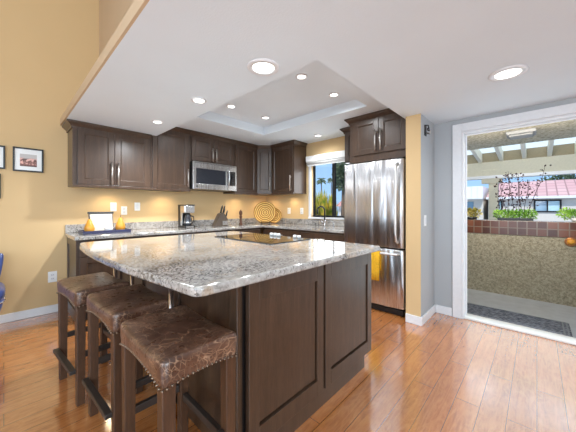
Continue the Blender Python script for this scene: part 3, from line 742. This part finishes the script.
# ================================================================== WALL ITEMS
def plate(label, loc, rz, kind='outlet', w=0.072, h=0.116, group=None):
    t = thing('wall_outlet' if kind == 'outlet' else 'light_switch', label, 'outlet' if kind == 'outlet' else 'switch', loc, rz, group)
    MB().box(-w / 2, w / 2, -0.007, -0.0005, -h / 2, h / 2).build('cover_plate', WHITE, t, 0.002)
    if kind == 'outlet':
        for s_ in (-1, 1):
            so = MB().box(-0.017, 0.017, -0.0095, -0.007, s_ * 0.021 - 0.014, s_ * 0.021 + 0.014).build('socket', TRIM, t, 0.003)
            m = MB(); m.box(-0.008, -0.005, -0.0100, -0.0094, s_ * 0.021 - 0.004, s_ * 0.021 + 0.006); m.box(0.005, 0.008, -0.0100, -0.0094, s_ * 0.021 - 0.004, s_ * 0.021 + 0.006); m.build('slots', IRON, so)
    else:
        MB().box(-0.017, 0.017, -0.0105, -0.007, -0.034, 0.034).build('rocker', TRIM, t, 0.002)
    return t
plate('white duplex outlet low on the tan wall, behind the far stool', (0.388, YW, 0.418), 0, h=0.125, w=0.08)
plate('white outlet on the tan wall, left of the pair above the navy tray', (1.00, YW, 1.235), 0)
plate('white outlet on the tan wall, lower right of the pair above the navy tray', (1.125, YW, 1.185), 0)
plate('white wall switch on the tan wall between the navy tray and coffee maker', (1.29, YW, 1.24), 0, 'switch')
plate('white outlet on the window wall, nearer the kitchen corner', (XW, 3.48, 1.165), -PI / 2)
plate('white outlet on the window wall, nearer the window', (XW, 3.16, 1.165), -PI / 2)
plate('white rocker switch on the grey side of the column', (3.09, 0.88, 1.085), 0, 'switch')
# iron wall hook
t = thing('wall_hook', 'small dark iron scroll hook high on the grey side of the column', 'hook', (3.10, 0.88, 2.05))
MB().box(-0.03, 0.03, -0.008, -0.0005, -0.055, 0.06).build('back_plate', IRON, t, 0.004)
m = MB(); m.tube([(-0.035 + 0.0, -0.012, 0.05), (0.0, -0.03, 0.055), (0.03, -0.03, 0.03), (0.025, -0.035, 0.0), (-0.01, -0.03, 0.0), (-0.015, -0.03, 0.025)], 0.006, 8)
m.build('scroll', IRON, t)
m = MB(); m.tube([(0, -0.008, -0.02), (0, -0.05, -0.04), (0, -0.055, -0.02), (0, -0.05, 0.0)], 0.006, 8); m.build('hook_arm', NICKEL, t)

# framed pictures
def photomat(name, top, mid, dark, pink):
    m = M(name, mid, 0.4)
    t = m.node('TexCoord'); sp = m.node('SeparateXYZ'); m.l.new(t.outputs['Object'], sp.inputs[0])
    mr = m.node('MapRange'); mr.inputs[1].default_value = -0.07; mr.inputs[2].default_value = 0.07; m.l.new(sp.outputs['Z'], mr.inputs[0])
    grad = m.ramp(mr.outputs[0], [(0.0, dark), (0.18, mid), (0.52, dark), (0.66, top), (1.0, top)])
    bl = m.ramp(m.noise(m.coord(), 38, 3, 0.55), [(0.48, K1_), (0.56, W1_)])
    lim = m.ramp(mr.outputs[0], [(0.08, K1_), (0.2, W1_), (0.55, W1_), (0.72, K1_)])
    m.color(m.mix(m.mix(1.0, bl, lim, 'MULTIPLY'), grad, pink)); return m.m
PH1 = photomat('print_pink', lin(196, 190, 186), lin(150, 100, 92), lin(92, 60, 52), lin(232, 180, 166))
PH2 = photomat('print_grey', lin(190, 196, 206), lin(120, 120, 124), lin(70, 70, 76), lin(200, 190, 180))
def picture(label, cx, cz, w, h, ph, pw):
    t = thing('picture_frame', label, 'picture', (cx, YW - 0.001, cz))
    f = 0.015; m = MB()
    m.box(-w / 2, w / 2, -0.025, 0, h / 2 - f, h / 2); m.box(-w / 2, w / 2, -0.025, 0, -h / 2, -h / 2 + f); m.box(-w / 2, -w / 2 + f, -0.025, 0, -h / 2 + f, h / 2 - f); m.box(w / 2 - f, w / 2, -0.025, 0, -h / 2 + f, h / 2 - f)
    m.build('frame', BLACK, t, 0.002)
    MB().box(-w / 2 + f, w / 2 - f, -0.010, -0.002, -h / 2 + f, h / 2 - f).build('mat_board', WHITE, t)
    MB().box(-pw / 2, pw / 2, -0.012, -0.0095, -pw / 2 - 0.005, pw / 2 - 0.005).build('photo_print', ph, t)
picture('black framed photo in a wide white mat, whole in view on the tan wall', 0.187, 1.752, 0.245, 0.262, PH1, 0.135)
picture('black framed picture cut by the left photo edge, upper of two', -0.112, 1.755, 0.245, 0.245, PH2, 0.13)
picture('black framed picture cut by the left photo edge, lower of two', -0.145, 1.45, 0.245, 0.262, PH2, 0.13)

# ================================================================== COUNTER ITEMS
ZC = 0.9205
t = thing('serving_tray', 'long navy lacquer tray on the left of the wall counter', 'tray', (0.845, 3.83, ZC))
m = MB(); m.box(-0.242, 0.242, -0.13, 0.13, 0, 0.012)
m.build('tray_base', NAVY, t, 0.003)
m = MB()
for a in ((-0.242, 0.242, -0.13, -0.118), (-0.242, 0.242, 0.118, 0.13), (-0.242, -0.230, -0.118, 0.118), (0.230, 0.242, -0.118, 0.118)): m.box(a[0], a[1], a[2], a[3], 0.012, 0.036)
m.build('rim', NAVY, t, 0.003)
t = thing('recipe_stand', 'easel stand with dark top bar holding a white recipe sheet', 'stand', (0.815, 3.85, ZC + 0.0165), 0)
tl = Matrix.Rotation(math.radians(-14), 4, 'X')
m = MB(); m.box(-0.125, 0.125, 0.004, 0.014, 0.0, 0.235, tl); m.build('back_board', BLOCKW, t, 0.002)
m = MB(); m.box(-0.133, 0.133, -0.006, 0.018, 0.222, 0.242, tl); m.build('top_bar', BLACK, t, 0.002)
m = MB(); m.box(-0.125, 0.125, -0.03, 0.014, 0.0, 0.012); m.build('ledge', BLOCKW, t, 0.002)
m = MB(); m.box(-0.112, 0.112, -0.002, 0.003, 0.012, 0.215, tl); m.build('paper', plain('cream_paper', lin(216, 208, 194), 0.8, var=0.05, scale=20), t)
def pear(label, x, y, s_, tilt):
    t = thing('ceramic_pear', label, 'ornament', (x, y, ZC + 0.0125), tilt, 'yellow ceramic pears')
    MB().lathe([(0, 0), (0.028 * s_, 0.001), (0.042 * s_, 0.02 * s_), (0.047 * s_, 0.045 * s_), (0.040 * s_, 0.075 * s_), (0.026 * s_, 0.105 * s_), (0.019 * s_, 0.128 * s_), (0.010 * s_, 0.142 * s_), (0, 0.145 * s_)], n=24).build('body', PEAR, t)
    MB().tube([(0, 0, 0.142 * s_), (0.004, 0, 0.158 * s_), (0.012, 0, 0.168 * s_)], 0.003, 7).build('stem', BARK, t)
pear('yellow ceramic pear on the navy tray, left of the recipe sheet', 0.675, 3.77, 1.1, 0)
pear('yellow ceramic pear on the navy tray, right of the recipe sheet', 1.000, 3.82, 1.18, 0.8)
t = thing('small_bowl', 'small white bowl in front of the recipe sheet', 'bowl', (0.86, 3.765, ZC + 0.0125))
MB().lathe([(0, 0), (0.022, 0), (0.024, 0.006), (0.042, 0.03), (0.052, 0.058), (0.049, 0.058), (0.038, 0.032), (0.018, 0.010), (0, 0.009)], n=28).build('bowl_shell', WHITE, t)

# coffee maker
t = thing('coffee_maker', 'black and stainless drip coffee maker on the wall counter', 'coffee maker', (1.895, 3.90, ZC))
w = 0.080
MB().box(-w, w, -0.13, 0.10, 0, 0.035).build('base', BLACK, t, 0.008)
MB().box(-w, w, 0.025, 0.10, 0.035, 0.335).build('water_tank', BLACK, t, 0.008)
MB().box(-w, w, -0.12, 0.0248, 0.225, 0.335).build('brew_head', STEEL_S, t, 0.01)
MB().box(-w - 0.003, w + 0.003, -0.125, 0.104, 0.3355, 0.35).build('lid', BLACK, t, 0.005)
MB().box(-w + 0.02, w - 0.02, -0.132, -0.1302, 0.006, 0.03).build('control_strip', STEEL_S, t)
MB().box(-w + 0.004, -w + 0.02, -0.02, 0.0248, 0.036, 0.2249).build('side_column', STEEL_S, t, 0.002)
cf = MB().lathe([(0, 0.036), (0.048, 0.037), (0.058, 0.06), (0.058, 0.11), (0.047, 0.165), (0.040, 0.195), (0.042, 0.20), (0, 0.20)], (0.004, -0.055, 0), 28).build('carafe', MWGLASS, t)
MB().tube([(0.045, -0.07, 0.18), (0.065, -0.11, 0.17), (0.068, -0.115, 0.10), (0.054, -0.09, 0.075)], 0.008, 8).build('carafe_handle', BLACK, cf)
MB().lathe([(0.0595, 0.075), (0.0598, 0.09), (0.0595, 0.095)], (0.004, -0.055, 0), 28).build('band', STEEL_S, cf)

# knife block
kb = thing('knife_block', 'slanted dark wood knife block between coffee maker and pepper mill', 'knife block', (2.46, 3.86, ZC), 0)
m = MB()
prof = [(-0.12, 0.0), (0.06, 0.0), (0.115, 0.20), (0.045, 0.235)]
prof = [(-0.125, 0.0), (0.12, 0.0), (0.125, 0.11), (0.045, 0.225), (-0.015, 0.205)]
a = [m.b.verts.new((x, -0.055, z)) for x, z in prof]; b = [m.b.verts.new((x, 0.055, z)) for x, z in prof]
m._f(a); m._f(b[::-1])
for i in range(5): m._f([a[i], b[i], b[(i + 1) % 5], a[(i + 1) % 5]])
m.build('block', BLOCKW, kb, 0.004)
MB().box(0.02, 0.116, -0.0575, -0.0552, 0.015, 0.085).build('face_plate', STEEL_S, kb, 0.001)
dirv = Vector((0.03, 0, 0.1)).normalized()
kpos = [(0.00, -0.03, 0.212, 0.115), (0.02, 0.01, 0.218, 0.12), (0.045, -0.03, 0.222, 0.11), (0.075, 0.012, 0.182, 0.105), (0.100, -0.028, 0.148, 0.10)]
names = ['leftmost of five', 'second from the left', 'in the middle of five', 'second from the right', 'lowest, rightmost of five']
for i, (x, y, z, l) in enumerate(kpos):
    k = thing('kitchen_knife', 'black-handled knife in the wood block, ' + names[i], 'knife', (2.46 + x, 3.86 + y, ZC + z), 0, 'knives in the block')
    p0 = Vector((0, 0, 0.002)); m = MB(); m.tube([p0, p0 + dirv * l * 0.5, p0 + dirv * l], [0.011, 0.0125, 0.010], 8); m.build('handle', BLACK, k)
    MB().tube([p0 + dirv * l, p0 + dirv * (l + 0.008)], 0.009, 8).build('end_cap', CHROME, k)

t = thing('pepper_mill', 'turned dark wood pepper mill on the wall counter', 'pepper mill', (2.905, 3.88, ZC))
MB().lathe([(0, 0), (0.030, 0), (0.032, 0.015), (0.026, 0.03), (0.020, 0.07), (0.018, 0.11), (0.026, 0.135), (0.027, 0.15), (0.018, 0.165), (0, 0.165)], n=22).build('body', MILLW, t)
MB().lathe([(0.018, 0.1655), (0.026, 0.18), (0.031, 0.205), (0.030, 0.228), (0.02, 0.248), (0.008, 0.256), (0.008, 0.268), (0, 0.272)], n=22).build('grinder_head', MILLW, t)

def weave():
    m = M('woven_straw', lin(206, 158, 84), 0.7, 0, 0.3)
    t = m.node('TexCoord'); wv = m.node('TexWave'); wv.wave_type = 'RINGS'; wv.rings_direction = 'Z'; wv.inputs['Scale'].default_value = 9; wv.inputs['Distortion'].default_value = 1.5
    m.l.new(t.outputs['Object'], wv.inputs['Vector'])
    m.color(m.ramp(wv.outputs['Fac'], [(0.2, lin(140, 92, 38)), (0.5, lin(208, 158, 78)), (1.0, lin(240, 206, 134))])); m.bump(wv.outputs['Fac'], 0.6, 0.01); return m.m
WEAVE = weave()
# big round tray leaning in the corner: its axis points towards the room's middle
def disc(label, loc, r, yaw, lean, name, mat):
    t = thing(name, label, 'tray', loc, yaw)
    mt = Matrix.Rotation(lean, 4, 'X') @ Matrix.Translation((0, 0, r)) @ Matrix.Rotation(PI / 2, 4, 'X')
    prof = [(0, 0.004), (r * 0.25, 0.006), (r * 0.6, 0.008), (r * 0.72, 0.010), (r * 0.80, 0.024), (r * 0.93, 0.034), (r, 0.036), (r, 0.028), (r * 0.9, 0.020), (r * 0.75, 0.0), (0, -0.004)]
    m = MB(); m.lathe(prof, n=44); o = m.build('woven_disc', mat, t); o.matrix_local = mt
    return t
disc('large round woven straw tray leaning in the kitchen corner', (3.42, 3.81, ZC), 0.215, -PI / 4, math.radians(-12), 'round_tray', WEAVE)
disc('smaller round straw tray half hidden behind the large woven tray', (3.60, 3.74, ZC), 0.15, -PI / 4 - 0.2, math.radians(-10), 'round_tray', WEAVE)
t = thing('plate_stand', 'low black iron easel under the large woven tray', 'stand', (3.40, 3.765, ZC), -PI / 4)
m = MB()
for x in (-0.08, 0.08):
    m.tube([(x, -0.055, 0.005), (x, -0.055, 0.045), (x, -0.060, 0.055)], 0.006, 8); m.tube([(x, -0.055, 0.006), (x, 0.05, 0.006)], 0.006, 8)
m.tube([(-0.08, -0.055, 0.012), (0.08, -0.055, 0.012)], 0.006, 8); m.tube([(-0.08, -0.056, 0.034), (0.08, -0.056, 0.034)], 0.005, 8)
m.build('wire_frame', BLACK, t)

# ================================================================== BLUE CHAIR at the left edge
t = thing('dining_chair', 'blue leather dining chair with nailhead trim, cut by the left photo edge', 'chair', (-0.282, 3.62, 0), 0)
m = MB(); m.sm = True; rows = []
for z, hw, th_, dy in ((0.46, 0.235, 0.03, 0.0), (0.53, 0.258, 0.035, 0.01), (0.62, 0.272, 0.04, 0.03), (0.72, 0.284, 0.04, 0.05), (0.765, 0.282, 0.036, 0.06), (0.78, 0.268, 0.02, 0.063)):
    row = []
    for k in range(28):
        a = 2 * PI * k / 28; x, y = sq(hw, th_, a, 3.2); row.append((x, y + 0.21 + dy + 0.0 * x * x, z))
    rows.append(row)
V = m.grid(rows, close=True); m._f(V[0][::-1]); m._f(V[-1]); m.build('backrest', BLUE_V, t, subsurf=1)
m = MB(); m.sm = True; rows = []
for z, s_ in ((0.40, 0.95), (0.42, 1.0), (0.47, 1.02), (0.50, 0.98), (0.52, 0.85), (0.525, 0.4)):
    rows.append([sq(0.29 * s_, 0.26 * s_, 2 * PI * k / 32, 4.5) + (z,) for k in range(32)])
V = m.grid(rows, close=True); m._f(V[0][::-1]); m._f(V[-1]); m.build('seat', BLUE_V, t, subsurf=1)
m = MB(); m.sm = True
rows = []
for z, s_ in ((0.20, 0.80), (0.27, 0.88), (0.34, 0.95), (0.40, 0.975)): rows.append([sq(0.29 * s_, 0.26 * s_, 2 * PI * k / 32, 4.5) + (z,) for k in range(32)])
V = m.grid(rows, close=True); m._f(V[0][::-1]); m._f(V[-1]); m.build('seat_rail', BLUE_V, t)
m = MB()
for k in range(60):
    x, y = sq(0.286, 0.257, 2 * PI * k / 60, 4.5); m.lathe([(0, 0.008), (0.008, 0.004), (0.008, -0.004), (0, -0.008)], (x, y, 0.39), 8)
m.build('nailhead_trim', CHROME, t)
for sx in (-1, 1):
    for sy in (-1, 1):
        MB().tube([(sx * 0.19, sy * 0.17, 0.205), (sx * 0.185, sy * 0.165, 0.0)], [0.026, 0.015], 12).build('leg', STOOLF, t)

# ================================================================== OUTSIDE: PATIO
def sname(o, n): o['kind'] = 'structure'; return o
struct(MB().box(3.61, 30, -14, 30, -0.10, -0.02), 'ground_outside', CONC)
struct(MB().box(3.602, 4.80, -3.0, 1.6, -0.02, 0.002), 'patio_floor', CONC)
# parapet with tile cap
pz = 1.045
struct(MB().box(4.80, 4.98, -3.0, 2.0, 0, pz - 0.198), 'wall_patio', STUCCO)
struct(MB().box(4.79, 4.99, -3.0, 2.0, pz - 0.198, pz), 'trim_tile_cap', TILE, 0.006)
struct(MB().box(3.61, 5.95, -3.0, 1.65, 2.30, 2.42), 'ceiling_patio', STUCCO_C)
struct(MB().box(3.89, 4.78, 1.60, 1.70, 0, 2.29), 'wall_patio_end', STUCCO)
t = thing('patio_cover', 'almond painted patio cover with white rafters, beam and post', 'patio cover', (0, 0, 0))
for k in range(11):
    y = 0.885 + 0.352 * (3 - k) if False else 0.885 - 0.352 * (k - 3)
    m = MB(); a = [(5.955, 2.30), (7.0, 2.185), (7.0, 2.395), (5.955, 2.428)]
    L = [m.b.verts.new((x, y - 0.03, z)) for x, z in a]; Rr = [m.b.verts.new((x, y + 0.03, z)) for x, z in a]
    m._f(L); m._f(Rr[::-1])
    for i in range(4): m._f([L[i], Rr[i], Rr[(i + 1) % 4], L[(i + 1) % 4]])
    m.build('rafter', RAFT, t)
m = MB(); a = [(5.955, 2.430), (7.3, 2.388), (7.3, 2.394), (5.955, 2.436)]
L = [m.b.verts.new((x, -3.2, z)) for x, z in a]; Rr = [m.b.verts.new((x, 2.2, z)) for x, z in a]
m._f(L); m._f(Rr[::-1])
for i in range(4): m._f([L[i], Rr[i], Rr[(i + 1) % 4], L[(i + 1) % 4]])
m.build('cover_panel', PANEL, t)
MB().box(7.0, 7.15, -3.2, 2.2, 1.84, 2.19).build('beam', BEAM_P, t)
MB().box(6.96, 7.02, -3.2, 2.2, 1.84, 1.90).build('fascia_strip', TRIM, t)
MB().box(7.02, 7.10, -3.2, 2.2, 2.191, 2.39).build('block_strip', BEAM_D, t)
MB().box(7.02, 7.16, 0.59, 0.75, 0.0, 1.84).build('post', BEAM_P, t, 0.006)
MB().box(6.985, 7.17, 0.53, 0.87, 1.74, 2.02).build('post_bracket', BEAM_P, t, 0.006)
t = thing('patio_ceiling_light', 'white rectangular lamp on the stucco patio ceiling', 'lamp', (5.0, 0.165, 2.30))
MB().box(-0.15, 0.15, -0.16, 0.16, -0.05, -0.0005).build('housing', FIXT, t, 0.012)
MB().box(-0.12, 0.12, -0.13, 0.13, -0.075, -0.0505).build('diffuser', FIXT, t, 0.012)

t = thing('wall_lamp', 'small round copper fixture on the stucco parapet', 'lamp', (4.80, -0.307, 0.80))
rm = Matrix.Rotation(-PI / 2, 4, 'Y')
COPPER = plain('copper', lin(200, 140, 96), 0.3, 0.8)
MB().lathe([(0, 0), (0.055, 0), (0.058, 0.01), (0.045, 0.025), (0.040, 0.025), (0.038, 0.018)], n=28, mtx=rm).build('rim', COPPER, t)
MB().lathe([(0.037, 0.018), (0.03, 0.04), (0.015, 0.05), (0, 0.052)], n=24, mtx=rm).build('lens', PEAR, t)

lamp('patio_fill_light', 'AREA', (3.66, 0.15, 1.92), 52, (1, 0.97, 0.92), (0, -PI / 2 - 0.40, 0), 0.25, 1.3)  # added fill lamp, unseen above the door, brightens the patio; no fixture there
# doormat
def mat_mat():
    m = M('doormat_weave', lin(58, 64, 76), 0.9, 0, 0.2)
    v = m.coord((1, 1, 1)); vo = m.node('TexVoronoi'); vo.inputs['Scale'].default_value = 26; m.l.new(v, vo.inputs['Vector'])
    wv = m.node('TexWave'); wv.inputs['Scale'].default_value = 9; wv.inputs['Distortion'].default_value = 4; m.l.new(v, wv.inputs['Vector'])
    f = m.mix(0.5, vo.outputs['Distance'], wv.outputs['Fac'])
    m.color(m.ramp(f, [(0.25, lin(48, 54, 66)), (0.5, lin(78, 84, 98)), (0.62, lin(152, 156, 166))])); m.bump(f, 0.6, 0.01); return m.m
t = thing('doormat', 'dark patterned rubber doormat on the patio floor outside the door', 'doormat', (3.83, 0.185, 0.003))
MB().prism(rounded([(-0.20, -0.43), (0.215, -0.43), (0.215, 0.47), (-0.20, 0.47)], [0.02] * 4, 4), 0, 0.012).build('mat_body', mat_mat(), t, 0.003)
MAT_L = plain('doormat_edge', lin(132, 136, 142), 0.8)
m = MB()
for y in (-0.415, -0.385): m.box(-0.185, 0.20, y, y + 0.012, 0.012, 0.016)
for x in (-0.185, 0.19): m.box(x, x + 0.010, -0.36, 0.455, 0.012, 0.016)
m.build('border_ribs', MAT_L, t)

# planters on the parapet
def foliage(m, cx, cy, cz, rx, ry, rz, n, w, l, shape='ball'):
    for _ in range(n):
        while True:
            p = Vector((R_.uniform(-1, 1), R_.uniform(-1, 1), R_.uniform(-1, 1)))
            if p.length < 1: break
        d = Vector((p.x, p.y, p.z + 0.4)) + Vector((R_.uniform(-.6, .6), R_.uniform(-.6, .6), R_.uniform(-.6, .6)))
        m.leaf((cx + p.x * rx, cy + p.y * ry, cz + p.z * rz), d, w * R_.uniform(.7, 1.2), l * R_.uniform(.7, 1.2))
t = thing('window_box_planter', 'long black planter on the parapet with clipped greenery and tall dark twigs', 'planter', (4.90, 0.225, pz))
MB().box(-0.07, 0.07, -0.19, 0.19, 0, 0.035).build('box', BLACK, t, 0.004)
m = MB()
for k in range(9): foliage(m, 0, -0.18 + 0.046 * k, 0.085, 0.06, 0.045, 0.062, 150, 0.016, 0.03)
m.build('foliage', LEAF, t)
for k, (y, h, lean) in enumerate(((-0.13, 0.74, -0.17), (-0.06, 0.66, 0.04), (0.0, 0.64, -0.05), (0.02, 0.70, 0.05), (0.10, 0.60, 0.06), (0.15, 0.52, 0.05), (-0.10, 0.56, -0.04), (0.06, 0.66, 0.02))):
    m = MB(); top = Vector((R_.uniform(-.04, .04), y + lean, h)); base_ = Vector((0, y, 0.03))
    pp = [base_.lerp(top, q) + Vector((0, 0.015 * math.sin(q * 6 + k), 0)) for q in (0, .25, .5, .75, 1)]
    m.tube(pp, [0.004, 0.0035, 0.003, 0.0025, 0.002], 6)
    for j in range(34):
        q = R_.uniform(0.22, 1.0); p = base_.lerp(top, q) + Vector((R_.uniform(-.03, .03), R_.uniform(-.045, .045), R_.uniform(-.02, .02)))
        m.leaf(p, (R_.uniform(-1, 1), R_.uniform(-1, 1), R_.uniform(-.3, 1)), 0.024, 0.038)
    m.build('twig', LEAF_B, t)
t = thing('potted_shrub', 'green shrub in a white pot on the parapet, right photo edge', 'plant', (4.90, -0.42, pz))
MB().lathe([(0, 0), (0.09, 0), (0.12, 0.05), (0.115, 0.05), (0, 0.045)], n=24).build('pot', WHITE, t)
m = MB()
for k in range(5): foliage(m, 0, -0.15 + 0.075 * k, 0.10, 0.07, 0.07, 0.06, 170, 0.02, 0.035)
m.build('foliage', LEAF, t)
t = thing('potted_shrub', 'straw-coloured shrub on the parapet beside the left door jamb', 'plant', (4.90, 0.74, pz))
MB().lathe([(0, 0), (0.07, 0), (0.085, 0.04), (0.08, 0.04), (0, 0.035)], n=24).build('pot', BLACK, t)
m = MB()
for k in range(3): foliage(m, 0, -0.06 + 0.06 * k, 0.10, 0.06, 0.06, 0.055, 150, 0.018, 0.045)
m.build('foliage', LEAF_Y, t)

# neighbour house
t = thing('neighbour_house', 'low cream house with pink clay tile roof across the way', 'building', (14.0, 0, 0))
MB().box(0, 4, -8, 1.5, 0, 1.66).build('wall', CREAM, t)
m = MB(); a = [(-0.16, 1.66), (2.2, 2.42), (4.6, 1.66)]
L = [m.b.verts.new((x, -8.3, z)) for x, z in a]; Rr = [m.b.verts.new((x, 1.55, z)) for x, z in a]
m._f(L); m._f(Rr[::-1])
for i in range(3): m._f([L[i], Rr[i], Rr[(i + 1) % 3], L[(i + 1) % 3]])
m.build('roof', ROOF, t)
MB().box(-0.21, -0.161, -8.3, 1.55, 1.58, 1.67).build('gutter', TRIM, t)
for y0, y1 in ((-0.66, 0.09), (1.03, 1.30), (-3.6, -2.7)):
    m = MB(); f = 0.05; z0, z1 = 1.06, 1.53
    m.box(-0.04, 0, y0, y1, z1 - f, z1); m.box(-0.04, 0, y0, y1, z0, z0 + f); m.box(-0.04, 0, y0, y0 + f, z0 + f, z1 - f); m.box(-0.04, 0, y1 - f, y1, z0 + f, z1 - f); m.box(-0.04, 0, (y0 + y1) / 2 - 0.02, (y0 + y1) / 2 + 0.02, z0 + f, z1 - f)
    wf = m.build('window_frame', IRON, t)
    ym = (y0 + y1) / 2
    MB().box(-0.02, -0.012, ym + 0.02, y1 - f, z0 + f, z1 - f).build('pane', WIN_BLUE, wf)
    MB().box(-0.02, -0.012, y0 + f, ym - 0.02, z0 + f, z1 - f).build('pane', WIN_PALE, wf)
t = thing('white_carport', 'low white carport with corrugated roof left of the pink roofed house', 'building', (14.2, 3.0, 0))
m = MB()
for k in range(16):
    m.box(-0.4 , 3.0, -1.33 + k * 0.2, -1.33 + k * 0.2 + 0.19, 1.62 + 0.0, 2.15)
m.box(-0.37, 2.97, -1.32, 1.84, 1.60, 2.12)
m.build('roof', WHITE, t)
MB().box(0, 3.0, -1.3, 1.8, 0, 1.6).build('wall', CREAM, t)
m = MB(); m.box(-0.03, 0, -0.95, -0.45, 1.10, 1.50); m.build('window', WIN_BLUE, t)

# trees and plants beyond
def tree(name, label, loc, h, rx, rz, n, mat, lw, ll, cat='tree'):
    t = thing(name, label, cat, loc)
    MB().tube([(0, 0, 0), (0.05, 0.02, h * 0.5), (0, 0, h)], [0.16, 0.12, 0.06], 10).build('trunk', BARK, t)
    m = MB()
    for _ in range(7): foliage(m, R_.uniform(-rx, rx) * .5, R_.uniform(-rx, rx) * .5, h + R_.uniform(-rz, rz) * .5, rx * .65, rx * .65, rz * .6, n // 7, lw, ll)
    m.build('crown', mat, t); return t
tree('shade_tree', 'pale green tree rising behind the pink tiled roof', (24, -1.6, -0.02), 2.6, 1.6, 0.9, 1600, LEAF_D, 0.14, 0.25)
# seen through the kitchen window
def palm(label, loc, h, s_):
    t = thing('palm_tree', label, 'palm', loc, 0, 'palms seen through the kitchen window')
    MB().tube([(0, 0, 0), (0.1, 0, h * .5), (0.05, 0, h)], [0.09, 0.07, 0.06], 8).build('trunk', BARK, t)
    m = MB()
    for k in range(26):
        a = R_.uniform(0, 2 * PI); e = R_.uniform(-0.7, 1.1); d = Vector((math.cos(a) * math.cos(e), math.sin(a) * math.cos(e), math.sin(e)))
        p0 = Vector((0.05, 0, h)); p1 = p0 + d * s_ * .6; p2 = p1 + (d + Vector((0, 0, -0.9))).normalized() * s_ * .5
        m.tube([p0, p1, p2], [0.06, 0.10, 0.02], 4)
    m.build('fronds', LEAF_D, t)
palm('thin distant palm in the left window pane', (30, 21.8, 0), 4.95, 0.75)
palm('second distant palm beside the dark window bar', (34, 22.85, 0), 5.4, 0.7)
def spiky(label, loc, n, h, spread):
    t = thing('spiky_plant', label, 'plant', loc, 0, 'spiky plants outside the kitchen window')
    m = MB()
    for _ in range(n):
        a = R_.uniform(0, 2 * PI); r = R_.uniform(0.0, 1.0) * spread; hh = h * R_.uniform(.6, 1.0)
        p0 = Vector((R_.uniform(-.1, .1), R_.uniform(-.1, .1), hh * .3 * R_.random())); p1 = Vector((math.cos(a) * r * .5, math.sin(a) * r * .5, hh * .6)); p2 = Vector((math.cos(a) * r, math.sin(a) * r, hh))
        b = Vector((-math.sin(a), math.cos(a), 0.2)) * 0.028
        V = [m.b.verts.new(q) for q in (p0 - b * .6, p0 + b * .6, p1 + b, p1 - b, p2)]
        m._f([V[0], V[1], V[2], V[3]]); m._f([V[3], V[2], V[4]])
    m.build('leaves', LEAF_S, t); return t
spiky('spiky yellow-green plant outside, leftmost in the left window pane', (5.1, 3.88, 0), 300, 1.66, 0.23)
spiky('spiky yellow-green plant outside, set back in the middle of the left window pane', (5.8, 4.19, 0), 300, 1.74, 0.28)
spiky('spiky yellow-green plant outside, beside the dark window bar', (5.12, 3.44, 0), 300, 1.62, 0.19)
spiky('spiky plant outside behind the right window pane', (5.4, 2.98, 0), 300, 1.52, 0.22)
tree('shade_tree', 'dark green tree behind the right window pane', (11.5, 7.0, -0.02), 2.75, 0.5, 0.75, 2600, LEAF_D, 0.12, 0.2)
t = thing('garden_house', 'cream house with red tile roof behind the right window pane', 'building', (17.2, 10.3, 0), 0)
MB().box(0, 3, -2.2, 0.6, 0, 1.45).build('wall', CREAM, t)
m = MB(); a = [(-0.3, 1.35), (1.5, 2.25), (3.3, 1.35)]
L = [m.b.verts.new((x, -2.4, z)) for x, z in a]; Rr = [m.b.verts.new((x, 0.7, z)) for x, z in a]
m._f(L); m._f(Rr[::-1])
for i in range(3): m._f([L[i], Rr[i], Rr[(i + 1) % 3], L[(i + 1) % 3]])
m.build('roof', ROOF_R, t)
